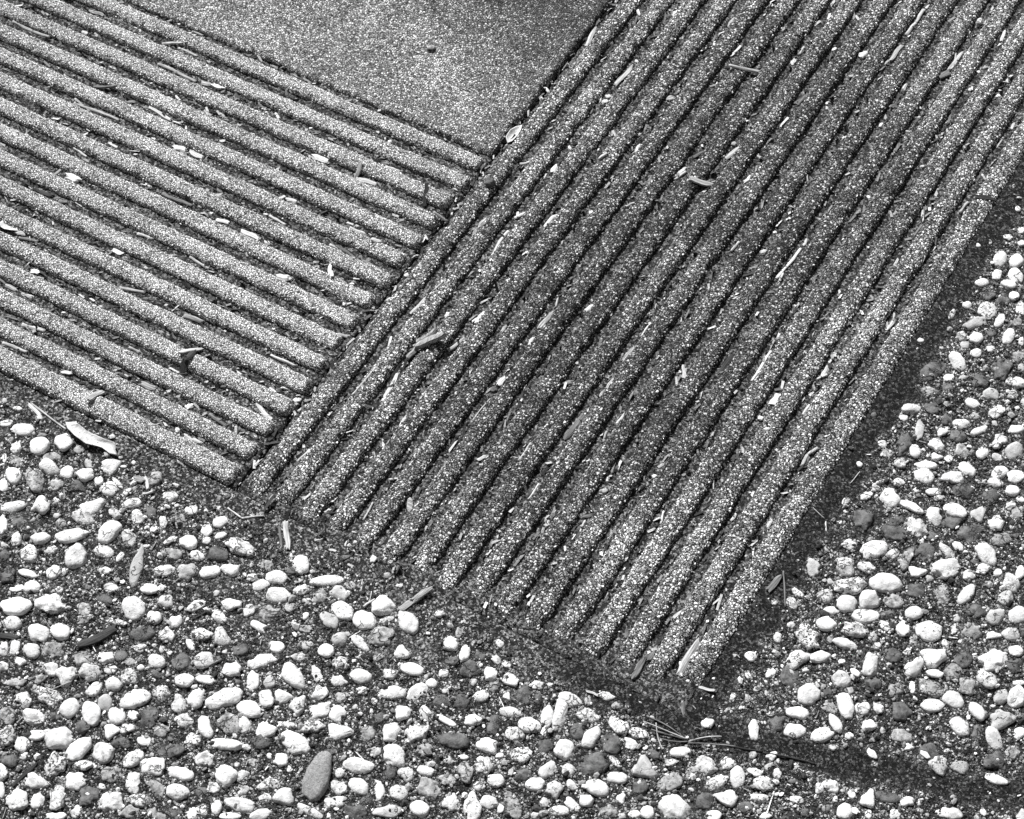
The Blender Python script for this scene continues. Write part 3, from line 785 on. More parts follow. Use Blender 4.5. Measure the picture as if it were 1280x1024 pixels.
122.1 -589.8 -4.6 8.0 -4.7 -2.1 Wo|small white oval pebble at 25% across, 83% down the photo
375.2 -538.4 3.1 7.5 -4.7 2.4 Wr|small white blocky pebble close by, left of the large dark squarish pebble
-24.4 -491.1 8.8 -2.6 0.8 5.9 Go|small grey oval pebble at 17% across, 63% down the photo
95.8 -571.3 5.7 3.2 -4.2 6.1 Dn|small dark rough pebble at 23% across, 79% down the photo
-31.7 -664.7 4.1 5.4 -5.7 4.1 Po|small mottled pale round pebble at 5% across, 82% down the photo
12.0 -662.1 2.9 6.1 -6.1 3.2 Pn|small mottled pale knobbly pebble at 9% across, 84% down the photo
646.4 -241.4 5.9 3.4 -2.7 6.2 Pn|small mottled pale knobbly pebble at 99% across, 77% down the photo
545.7 -375.9 5.9 3.3 -2.8 5.8 Gn|small grey rough pebble at 81% across, 86% down the photo
660.9 -267.6 5.9 3.3 -2.6 6.1 Dn|small dark rough pebble at 99% across, 81% down the photo
103.8 -735.7 4.3 5.5 -4.8 3.5 Gn|small grey rough pebble at 13% across, 99% down the photo
-9.6 -747.7 6.3 3.6 -3.7 4.7 Dn|small dark rough pebble at 1% across, 93% down the photo
-119.4 -566.2 5.5 6.1 -4.9 4.1 Wn|small white knobbly pebble at 4% across, 66% down the photo
151.7 -590.0 7.0 2.4 -2.6 5.5 Wt|small white triangular pebble at 28% across, 85% down the photo
138.5 -626.9 -3.4 7.1 -5.3 -1.8 Po|small mottled pale oval pebble at 24% across, 88% down the photo
181.0 -684.9 6.8 2.4 -2.5 5.2 Wo|small white oval pebble at 24% across, 98% down the photo
348.8 -585.7 6.7 2.3 -2.1 5.4 Wo|small white oval pebble at 48% across, 98% down the photo
322.8 -508.7 9.3 3.1 -1.7 4.2 Wo|small white long rounded pebble at 50% across, 87% down the photo
478.7 -72.5 7.3 6.4 -3.2 4.9 Wn|small white knobbly pebble close by, below and left of the dark almond pebble
41.0 -614.4 7.4 2.5 -2.7 5.3 Wo|small white oval pebble close by, below and right of the smooth dark oval pebble
496.8 -284.2 6.8 0.7 -1.1 6.8 Po|small mottled pale round pebble, below and left of the white pebble with dark holes
628.6 -211.8 4.5 5.7 -4.3 5.0 Po|small mottled pale round pebble at 98% across, 73% down the photo
568.1 -262.4 6.7 3.0 -2.2 5.9 Wo|small white oval pebble at 89% across, 75% down the photo
423.4 -473.2 8.2 3.1 -1.8 4.5 Po|small mottled pale long rounded pebble close by, above the cracked light grey pebble
214.9 -505.8 -3.9 6.1 -5.5 -3.1 Wt|small white triangular pebble close by, below the white teardrop pebble
362.3 -521.2 6.8 -1.6 0.8 6.0 Dn|small dark rough pebble at 53% across, 91% down the photo
125.2 -494.9 6.0 3.4 -3.9 5.8 Gn|small grey rough pebble at 31% across, 73% down the photo
268.5 -527.9 6.0 3.4 -3.3 5.3 Do|glossy black round pebble ringed by a dark hollow
519.1 -338.0 5.9 6.2 -3.3 4.0 Wo|small white long rounded pebble at 80% across, 80% down the photo
494.3 -89.3 -4.1 13.6 -3.6 -1.1 Lo|light grey long pebble with bands, upright beside the soil strip
359.8 -551.4 4.1 6.3 -4.3 3.2 Dn|small dark rough pebble at 51% across, 94% down the photo
22.8 -650.4 6.8 2.3 -2.9 5.6 Wo|small white oval pebble at 11% across, 84% down the photo
613.5 -236.5 7.7 4.4 -2.1 4.7 Dn|small dark rough pebble at 95% across, 75% down the photo
-3.6 -505.6 6.5 3.7 -3.9 5.5 Wo|small white oval pebble at 18% across, 66% down the photo
283.4 -520.5 -1.7 7.0 -5.9 -0.8 Dr|small dark blocky pebble close by, right of the glossy black pebble
-56.4 -658.5 5.7 3.3 -4.3 5.5 Wo|small white round pebble at 3% across, 79% down the photo
27.1 -667.6 -4.3 5.8 -5.2 -3.0 Lo|small light grey round pebble close by, left of the dark egg-shaped pebble
46.7 -685.7 5.6 3.2 -3.9 5.3 Wt|small white triangular pebble close by, left of the dark egg-shaped pebble
-9.8 -731.8 5.6 3.2 -4.0 5.2 Po|small mottled pale round pebble at 2% across, 91% down the photo
246.0 -552.7 -3.8 6.0 -5.2 -2.9 Wn|small white knobbly pebble close by, left of the glossy black pebble
195.5 -685.7 5.9 6.2 -3.4 3.0 Wo|small white long rounded pebble at 25% across, 99% down the photo
399.9 -564.6 7.5 4.3 -2.2 3.8 Wo|small white long rounded pebble at 55% across, 99% down the photo
45.4 -510.6 6.9 3.9 -3.5 5.0 Wn|small white knobbly pebble at 23% across, 70% down the photo
159.3 -535.6 5.6 3.2 -3.8 5.8 Wo|small white round pebble at 32% across, 79% down the photo
575.3 -144.9 0.1 8.4 -5.8 0.7 Lt|small light grey triangular pebble at 96% across, 63% down the photo
-34.9 -697.5 6.8 2.3 -2.9 5.3 Pn|small mottled pale knobbly pebble at 2% across, 85% down the photo
123.5 -726.5 8.3 1.3 -1.3 4.4 Go|small grey long rounded pebble at 15% across, 99% down the photo
228.4 -663.7 11.2 0.8 -0.6 3.4 Wo|small white long rounded pebble close by, below the long speckled grey cobble
521.9 -167.1 10.8 -0.1 -0.3 4.5 Wb
567.1 -281.3 -3.1 6.7 -5.1 -2.9 Wn
570.0 -363.8 4.8 4.1 -3.6 5.3 Pr
536.2 -94.1 6.6 -2.3 1.1 7.2 Gn
-124.2 -493.9 5.6 5.0 -4.8 4.8 Wn
577.9 -437.7 6.5 0.8 -0.8 5.7 Wn
236.2 -634.0 5.4 3.1 -3.4 5.1 Pb
-96.2 -495.4 5.9 3.3 -4.5 6.0 Wo
162.9 -520.8 6.2 2.1 -2.8 6.1 Lr
247.1 -478.1 5.5 3.1 -3.5 5.8 Wo
60.9 -690.2 6.3 3.6 -3.3 4.5 Dn
93.7 -648.3 6.4 3.6 -3.3 4.5 Pn
-51.7 -689.7 8.9 5.1 -2.6 3.3 Gn
587.6 -94.0 6.2 3.5 -2.7 6.3 Wn
527.0 -80.6 6.3 3.5 -2.9 6.4 Do
459.9 -471.4 6.7 5.7 -2.6 3.5 Wo
688.1 -368.0 9.5 1.2 -0.4 3.8 Wo
265.4 -619.9 6.1 -6.8 3.1 2.7 Wb
12.9 -563.7 5.9 3.4 -3.8 5.3 Lr
263.4 -543.8 6.4 -3.9 2.4 4.7 Pb
230.3 -565.8 5.7 5.0 -3.5 3.9 Dn
438.1 -484.4 9.1 1.2 -0.7 4.0 Do
-95.3 -608.8 6.5 3.7 -3.7 4.8 Wb
38.7 -553.6 4.6 7.6 -4.1 2.7 Po
61.8 -553.7 8.7 -2.5 0.7 4.8 Po
592.1 -147.3 6.0 -3.4 2.1 6.2 Wn
277.3 -597.5 -3.6 5.8 -4.7 -2.7 Pn
548.1 -109.1 8.4 -2.9 0.8 5.3 Wr
573.5 -96.8 5.3 4.6 -3.6 5.7 Wo
32.6 -765.3 -4.2 5.4 -4.7 -2.7 Wr
-42.8 -603.3 5.8 3.3 -3.9 5.2 Gn
33.4 -589.6 5.7 3.3 -3.8 5.2 Pn
22.9 -693.4 5.6 3.2 -3.7 4.9 Dn
99.4 -544.4 9.8 1.3 -1.2 4.1 Wb
182.9 -554.4 6.6 3.8 -2.9 4.4 Pn
177.0 -571.2 3.0 6.1 -5.0 2.9 Pn
310.0 -584.0 5.8 3.3 -2.9 4.6 Gn
515.0 -241.7 7.4 2.4 -1.6 5.2 Po
690.6 -341.0 4.9 2.8 -2.5 5.8 Gn
556.7 -386.8 6.6 -4.8 2.2 4.0 Wo
502.1 -425.3 -3.7 7.7 -3.8 -2.0 Wr
1.9 -632.3 6.1 3.5 -3.5 4.7 Wr
-88.5 -587.6 2.6 5.9 -6.0 3.2 Wb
-146.7 -561.4 6.2 3.5 -3.9 5.0 Dn
254.7 -492.9 5.1 4.4 -3.7 4.4 Dn
343.7 -566.5 5.4 3.1 -2.9 4.8 Wo
527.9 -488.7 6.5 0.9 -0.8 5.1 Do
183.0 -637.7 5.8 3.3 -3.0 4.4 Wn
307.3 -482.6 6.9 0.9 -1.2 5.3 Wr
498.9 110.5 7.2 -4.5 1.9 6.3 Wo
44.1 -721.5 6.3 3.6 -3.0 4.0 Pn
-13.8 -601.3 12.5 2.9 -1.2 2.9 Pn
659.9 -338.9 -3.7 8.3 -3.3 -1.9 Do
533.6 -24.3 7.3 2.2 -1.6 5.8 Lo
82.4 -665.2 5.6 3.2 -3.3 4.5 Gn
299.3 -529.6 6.2 3.6 -2.5 4.2 Wr
45.6 -624.0 9.7 1.4 -1.1 3.6 Do
553.8 -225.2 6.2 3.5 -2.3 4.9 Wt
478.6 122.0 -0.1 8.4 -6.2 1.1 Wo
492.2 127.5 5.7 3.2 -3.1 7.2 Wo
-5.8 -560.3 6.8 3.9 -3.0 4.1 Wo
-123.4 -506.9 5.9 3.3 -3.9 5.2 Dn
290.5 -486.7 1.8 6.3 -5.1 2.1 Wn
415.2 -546.7 5.8 2.0 -1.8 4.8 Wn
560.5 -67.0 4.3 5.6 -4.0 4.7 Pn
14.6 -581.1 5.1 2.9 -3.8 5.2 Wb
-58.1 -506.5 6.4 -5.7 3.2 3.5 Po
-45.4 -475.6 5.3 4.7 -4.1 4.3 Po
-141.3 -514.5 6.3 3.6 -3.6 4.7 Gn
135.0 -525.2 8.2 4.7 -2.2 3.3 Gn
87.3 -607.7 7.4 4.2 -2.4 3.4 Wo
551.0 -274.5 6.9 3.9 -1.9 4.1 Dn
461.9 -531.3 4.6 2.6 -2.8 5.0 Wr
121.3 -553.7 6.4 1.5 -1.9 5.1 Wo
514.2 -98.3 7.2 -0.9 -0.0 5.8 Wn
244.7 -593.0 5.1 2.9 -3.0 4.7 Gn
266.5 -603.7 -0.4 6.1 -5.2 0.2 Dn
-33.5 -588.4 7.4 2.5 -2.3 4.3 Do
-37.2 -612.3 6.6 3.7 -2.9 3.9 Gn
293.4 -508.5 4.7 4.9 -3.5 3.5 Po
289.6 -587.3 6.4 2.2 -1.8 4.3 Wb
497.8 -460.9 5.1 4.3 -2.8 3.8 Pn
-187.6 -512.1 9.3 1.2 -1.6 4.3 Go
580.8 -374.8 4.1 5.0 -3.4 3.6 Wr
-51.9 -497.0 5.5 3.1 -3.7 5.1 Dn
604.1 -129.9 4.9 2.8 -2.7 6.2 Gn
524.2 -67.2 6.7 3.8 -2.2 4.8 Pb
521.5 42.2 0.0 9.2 -4.8 0.7 Wo
56.9 -676.7 5.6 3.2 -3.0 4.1 Pt
53.2 -768.9 7.8 4.4 -2.1 2.7 Wo
261.0 -480.4 -2.3 7.2 -4.4 -1.0 Wb
108.2 -497.5 5.7 3.2 -3.1 4.6 Pn
508.4 -507.5 5.7 3.2 -2.1 3.9 Wo
297.4 -495.9 5.9 3.4 -2.5 4.1 Gn
533.1 -476.1 6.9 4.0 -1.6 3.2 Pr
32.4 -575.4 5.1 2.9 -3.5 4.8 Wb
494.7 -64.9 5.9 3.3 -2.5 5.4 Dn
389.3 -530.4 4.7 2.7 -2.7 4.7 Po
-155.9 -571.2 -5.2 6.6 -3.9 -2.2 Wn
8.0 -475.0 4.2 5.6 -4.1 3.3 Wo
217.9 -527.9 6.5 2.2 -1.9 4.3 Pn
585.9 -335.3 5.5 3.1 -2.1 4.5 Gr
515.3 -121.3 8.5 3.7 -1.4 3.8 Wo
567.5 -193.2 8.0 -3.4 1.0 3.9 Po
493.0 -227.9 5.7 4.1 -2.5 4.2 Pn
-139.8 -500.2 5.1 2.9 -3.9 5.2 Wo
169.5 -609.4 6.6 3.8 -2.2 3.3 Pn
407.6 -554.9 7.5 -1.0 0.2 3.6 Wr
164.2 -665.3 4.4 3.8 -3.4 3.6 Po
-136.9 -577.3 -3.5 6.2 -4.8 -1.6 Po
549.7 -1.0 5.1 2.8 -2.6 6.1 Pn
500.2 79.0 5.2 2.9 -2.8 6.4 Dn
-70.3 -497.5 5.8 4.7 -3.3 3.5 Wr
75.0 -510.4 5.0 5.3 -3.4 3.1 Wo
500.5 -113.2 4.8 -5.4 3.1 4.0 Wo
591.0 -109.7 5.3 3.0 -2.2 5.2 Wo
-71.1 -663.4 -3.6 6.4 -4.1 -1.4 Wr
174.8 -699.2 7.0 4.0 -1.9 2.8 Wo
165.2 -558.3 5.6 -4.5 2.6 3.3 Wb
656.0 -253.7 5.7 2.5 -1.5 4.5 Wo
422.3 -484.4 6.7 0.9 -0.8 4.0 Wn
382.7 -457.0 7.2 2.4 -1.3 3.5 Pn
80.3 -535.8 1.5 5.8 -5.0 1.9 Po
574.7 -108.9 6.2 1.9 -1.4 5.0 Po
579.8 -157.4 6.1 1.9 -1.4 4.8 Do
280.6 -541.2 8.8 -0.4 -0.2 3.1 Wb
261.3 -632.6 2.6 5.1 -3.9 2.2 Dn
-162.5 -492.9 6.6 4.7 -2.9 3.3 Go
109.6 -515.0 4.5 2.6 -3.3 4.9 Gn
142.8 -693.9 4.7 2.7 -2.8 4.0 Do
153.5 -706.0 5.6 -1.5 0.8 4.4 Pn
170.1 -675.4 4.7 2.7 -2.8 4.0 Go
65.7 -757.4 1.3 5.0 -4.7 1.5 Pn
148.8 -685.3 5.7 -1.5 0.8 4.4 Pn
134.0 -718.3 4.6 2.7 -2.8 3.9 Do
164.5 -651.5 -3.4 4.9 -3.9 -2.2 Gn
-4.1 -697.0 -3.8 4.9 -4.0 -2.3 Dn
11.8 -624.9 4.9 2.8 -3.2 4.3 Do
-196.0 -500.7 -4.4 5.7 -4.4 -2.5 Pn
636.2 -420.8 4.2 3.6 -2.5 3.8 Wb
67.6 -490.3 5.3 3.0 -2.9 4.2 Go
161.1 -698.3 -2.2 5.7 -4.0 -1.0 Wo
552.4 -86.1 2.0 6.2 -4.5 2.6 Wb
511.4 -69.1 5.0 2.8 -2.4 5.4 Dn
335.7 -487.3 -2.9 4.9 -4.0 -2.3 Dn
-35.3 -575.8 5.7 3.2 -2.7 3.6 Po
190.3 -672.2 4.7 2.7 -2.5 3.7 Po
466.4 -438.6 3.5 4.4 -3.3 3.2 Pn
607.2 -305.5 6.1 2.7 -1.3 3.6 Wo
520.3 -457.3 6.5 0.9 -0.6 3.6 Pn
554.1 -285.7 6.8 -1.3 0.3 3.9 Po
528.7 -219.0 1.9 5.9 -4.2 2.2 Po
-106.9 -599.6 8.6 2.0 -1.4 3.1 Wo
2.8 -488.1 4.6 2.6 -3.3 4.7 Wo
457.9 -482.6 5.1 4.3 -2.2 2.9 Pn
579.4 -286.9 -2.8 6.1 -3.4 -1.9 Go
199.2 -518.1 2.5 5.0 -4.1 2.4 Go
523.4 -41.8 6.8 -0.2 -0.3 4.8 Wo
568.1 -48.6 5.8 3.3 -1.9 4.3 Wb
518.2 76.3 -3.5 8.2 -3.5 -1.9 Wo
486.7 77.6 6.1 3.4 -2.1 4.7 Dn
496.8 26.9 5.0 2.8 -2.4 5.5 Wo
-78.6 -668.9 -4.0 5.0 -3.7 -2.1 Wr
601.1 -194.2 4.4 2.5 -2.2 4.9 Po
538.1 26.0 4.7 2.6 -2.4 5.7 Gn
580.4 -355.9 3.3 -4.8 3.1 2.7 Po
-21.0 -477.6 5.4 3.1 -2.8 3.9 Po
10.4 -512.7 6.5 0.9 -1.3 4.2 Wo
494.5 -130.5 5.0 2.8 -2.2 4.7 Pn
593.3 -205.9 4.8 2.7 -2.0 4.4 Pn
549.1 -186.1 4.9 2.7 -2.1 4.5 Dn
483.4 -49.1 5.1 2.9 -2.3 4.9 Gn
559.7 -462.1 5.7 1.9 -1.1 3.4 Po
507.7 -293.8 5.6 3.2 -1.8 3.6 Wo
193.9 -565.8 4.4 2.5 -2.6 4.0 Gn
688.3 -321.5 4.1 2.4 -1.9 4.4 Wo
537.7 -364.1 4.2 2.4 -2.2 4.4 Do
533.0 -143.2 5.8 4.1 -1.9 3.4 Wo
632.8 -435.5 4.4 2.5 -1.7 3.7 Wn
11.9 -639.9 4.5 3.2 -2.9 3.4 Po
146.9 -712.0 -2.9 4.9 -3.4 -1.6 Wo
-77.2 -513.6 6.0 -1.3 0.1 4.7 Pn
-135.7 -595.4 4.6 2.6 -3.2 4.1 Dn
-129.0 -481.6 6.1 -2.3 0.9 4.5 Go
142.6 -552.0 4.8 4.1 -2.6 2.9 Pn
273.0 -475.8 4.4 2.5 -2.5 4.1 Dn
75.4 -679.4 4.9 2.8 -2.4 3.3 Wr
21.2 -611.0 4.5 2.5 -2.8 3.9 Pn
633.8 -248.7 5.1 2.9 -1.6 3.6 Wt
507.3 54.4 0.5 7.9 -3.8 1.0 Wo
497.3 98.2 6.8 1.2 -0.9 4.4 Wo
334.1 -577.4 4.0 2.3 -2.3 3.9 Po
186.5 -485.7 4.7 5.0 -2.5 2.4 Pn
142.9 -473.0 5.3 3.0 -2.2 3.4 Gn
629.5 -181.7 -2.1 6.2 -3.3 -1.5 Wo
476.1 -304.1 5.5 -1.6 0.6 4.1 Pn
540.4 -66.0 4.7 6.1 -2.3 2.7 Wb
329.4 -476.5 4.4 2.5 -2.2 3.7 Pn
469.2 -366.2 4.3 2.4 -2.0 4.0 Po
-181.7 -538.4 -4.0 5.1 -3.6 -2.0 Wo
-112.0 -544.0 3.9 3.5 -3.4 3.4 Gn
54.0 -665.0 4.0 2.3 -2.7 3.7 Wo
398.2 -540.3 5.4 -1.2 0.5 3.4 Po
483.6 103.7 -1.8 6.3 -4.3 -1.2 Wr
495.8 -36.6 4.2 2.4 -2.2 4.9 Dn
484.6 21.5 4.3 2.4 -2.3 5.1 Pn
417.8 -504.3 7.4 -2.5 0.5 2.4 Po
340.7 -567.5 3.6 2.1 -2.3 3.9 Wo
502.4 -149.6 4.5 2.6 -1.9 4.1 Po
483.5 -175.8 3.3 4.3 -3.0 3.2 Pn
573.3 -183.6 5.0 -1.6 0.7 4.2 Po
0.5 -772.2 -4.3 5.4 -2.4 -1.3 Wo
21.1 -626.6 4.9 2.8 -2.2 3.0 Go
252.1 -518.2 4.0 2.3 -2.2 3.6 Wo
454.1 -537.5 4.3 2.4 -1.7 3.1 Wo
490.2 -370.9 2.2 4.1 -3.4 2.4 Wn
-221.1 -484.1 5.6 3.2 -2.4 3.1 Wo
480.6 -127.6 5.0 2.8 -1.7 3.7 Po
474.5 -292.7 6.9 -2.0 0.4 2.9 Pn
475.1 88.2 4.6 4.1 -2.3 3.8 Wo
-18.7 -511.3 2.9 6.4 -2.7 1.5 Po
-34.4 -500.1 -3.3 5.3 -3.3 -1.5 Pn
-103.4 -571.2 4.6 2.6 -2.5 3.3 Pn
-48.9 -564.9 4.6 2.6 -2.4 3.3 Pn
64.5 -507.7 4.6 2.6 -2.3 3.3 Pn
89.3 -484.9 5.5 0.7 -1.1 3.7 Do
-59.1 -671.2 4.1 2.3 -2.6 3.3 Wn
438.0 -530.3 -0.9 4.8 -3.4 -0.5 Wt
571.1 -445.0 -2.1 4.2 -3.1 -1.8 Pr
507.0 88.3 4.8 0.3 -0.8 5.3 Wo
519.1 -110.0 4.1 2.3 -1.9 4.2 Wt
596.1 -125.2 4.1 2.3 -1.8 4.1 Pn
300.6 -570.4 3.6 2.1 -2.2 3.5 Go
550.7 -15.3 4.8 -0.7 0.0 4.8 Po
394.9 -459.9 4.0 2.3 -1.8 3.3 Go
544.7 -486.6 4.0 3.4 -1.8 2.4 Wo
255.0 -504.6 3.7 2.1 -2.2 3.6 Wr
520.6 61.9 5.0 2.1 -1.5 4.2 Go
503.0 11.6 4.3 2.4 -1.9 4.3 Wo
206.2 -552.0 3.8 3.3 -2.2 2.5 Pn
-68.1 -682.3 3.7 2.1 -2.6 3.3 Po
512.5 -83.1 4.0 2.3 -1.8 4.1 Wt
593.7 -396.4 5.1 -1.4 0.5 2.9 Wo
596.3 -325.5 2.9 -5.2 2.2 1.6 Wr
56.6 -587.5 5.2 -2.8 1.3 2.7 Wo
386.8 -564.8 3.2 1.8 -2.0 3.5 Po
505.8 39.2 3.9 2.2 -2.0 4.6 Do
230.9 -623.9 3.6 2.1 -2.0 3.1 Po
287.1 -472.9 4.5 -1.0 0.4 3.6 Po
518.4 -286.3 5.2 2.9 -1.2 2.6 Po
564.8 -406.4 4.1 2.4 -1.4 2.9 Po
565.3 -83.4 4.7 -0.6 0.0 4.0 Lo
611.4 -204.9 3.3 1.9 -1.7 3.9 Go
493.1 -26.0 4.1 2.3 -1.7 3.9 Wo
112.3 -577.3 3.2 1.8 -2.4 3.5 Wo
-94.5 -486.5 7.5 -2.8 0.5 2.2 Po
16.7 -486.5 3.1 4.2 -2.5 1.9 Wo
-110.2 -493.2 3.3 1.9 -2.7 3.6 Wo
118.9 -504.2 3.8 2.1 -1.9 2.9 Po
530.8 -53.8 4.2 2.4 -1.4 3.3 Lo
550.4 -336.9 4.8 -1.4 0.4 2.7 Wo
355.1 -510.5 -1.8 4.7 -2.4 -0.8 Wt
513.2 22.2 3.4 1.9 -1.8 4.1 Pn
669.7 -280.3 4.6 2.6 -1.0 2.2 Wo
616.8 -376.7 3.3 1.9 -1.3 2.9 Wt
614.2 -446.1 -1.8 3.7 -2.4 -1.4 Wo
571.4 -391.7 3.3 1.9 -1.4 2.9 Po
604.1 -258.6 -1.2 4.4 -2.8 -0.9 Po
529.0 -105.7 3.3 1.9 -1.7 3.7 Po
542.4 -3.4 3.4 1.9 -1.7 3.9 Pn
545.5 16.4 -1.9 4.5 -3.0 -1.7 Go
538.5 -147.2 4.3 3.0 -1.3 2.5 Po
8.7 -496.6 3.5 2.0 -2.1 3.0 Wo
474.9 150.0 4.0 2.2 -1.6 3.7 Pn
474.1 57.0 3.7 2.0 -1.7 3.7 Wo
595.3 -436.9 3.6 -1.0 0.5 2.8 Wo
613.3 -191.5 1.9 3.5 -2.5 2.0 Wo
312.5 -498.1 3.5 -0.8 0.4 3.1 Wt
555.8 -305.3 3.0 1.7 -1.4 3.0 Wr
309.4 -562.4 4.2 1.9 -1.0 2.0 Wo
476.7 -85.5 3.8 0.7 -0.8 3.5 Wo
359.0 -585.7 -1.5 3.7 -2.3 -0.8 Wo
533.8 43.6 -2.0 4.6 -2.6 -1.4 Wo
-46.9 -547.2 0.1 5.0 -2.5 0.5 Wo
484.5 -322.5 2.7 1.6 -1.5 3.0 Po
466.6 39.9 -0.1 5.6 -2.5 0.4 Po
481.5 162.8 3.6 2.0 -1.5 3.4 Wo
462.8 -310.3 2.8 1.6 -1.4 2.8 Po
488.7 148.6 3.5 2.0 -1.3 3.0 Wo
-199.4 -514.7 -3.1 3.9 -2.0 -1.1 Wo
334.6 -546.5 2.5 2.2 -1.5 1.8 Wo
468.8 185.5 2.3 1.3 -1.4 3.2 Wo"""
rest_v, rest_f, rest_m = [], [], []
nv = 0
TONES = 'WPLGDS'
pts_peb = []
for i, row in enumerate(PEB.split('\n')):
    dat, _, lab = row.partition('|')
    q = dat.split(); cx, cy, ax, ay, bx, by = [float(w) / 1000 for w in q[:6]]; tone, shape = q[6]
    sub = 4 if i < 90 else 3
    zc = float(ground_z(np.array([cx]), np.array([cy]))[0])
    ax, ay, bx, by = [k * 1.07 for k in (ax, ay, bx, by)]
    short = min(math.hypot(ax, ay), math.hypot(bx, by))
    v, f = pebble_geo((ax, ay), (bx, by), shape, tone, i, sub)
    zc += (.0012 if tone in 'WPLS' else .0006) - .02 * short
    pts_peb.append((cx, cy, max(math.hypot(ax, ay), math.hypot(bx, by))))
    if lab:
        o = link('pebble', mesh_from('pebble', v, f, PM[tone]), None, (cx, cy, zc))
        tag(o, lab, 'pebble', 'pebbles set in the gritty ground')
    else:
        rest_v.append(v + (cx, cy, zc)); rest_f.append(f + nv); nv += len(v); rest_m += [TONES.index(tone)] * len(f)
occ = np.array(pts_peb)
tries = 0; added = 0
while added < 1700 and tries < 20000:
    tries += 1
    cx, cy = rng.uniform(-.31, .76), rng.uniform(-.82, .31)
    A = np.array([cx]), np.array([cy])
    d0 = slab_dist(*A)[0]
    if d0 < .004: continue
    so = soil_amount(*A)[0]
    if rng.random() < so * .82: continue
    r0 = min(.0098, .0023 * math.exp(abs(rng.normal(0, .66)))) * (1 - .35 * so)
    if np.min(np.hypot(occ[:, 0] - cx, occ[:, 1] - cy) - occ[:, 2] * .88) < r0 * .8: continue
    tone = rng.choice(list('WPLGD'), p=(.17, .30, .14, .24, .15))
    an = rng.uniform(0, 3.14); el = rng.uniform(.55, .95)
    v, f = pebble_geo((r0 * math.cos(an), r0 * math.sin(an)), (-r0 * el * math.sin(an), r0 * el * math.cos(an)),
                      'nrtno'[added % 5], tone, 5000 + added, 3 if r0 > .0045 else 2)
    occ = np.vstack([occ, (cx, cy, r0)])
    rest_v.append(v + (cx, cy, ground_z(*A)[0] + .0010)); rest_f.append(f + nv); nv += len(v); rest_m += [TONES.index(tone)] * len(f)
    added += 1
me = mesh_from('small_pebbles', np.concatenate(rest_v), np.concatenate(rest_f), [PM[k] for k in TONES])
me.polygons.foreach_set('material_index', np.array(rest_m, dtype=np.int32))
tag(link('small_pebbles', me), 'the many smallest pebbles and stones between the larger ones', 'pebbles', kind='stuff')

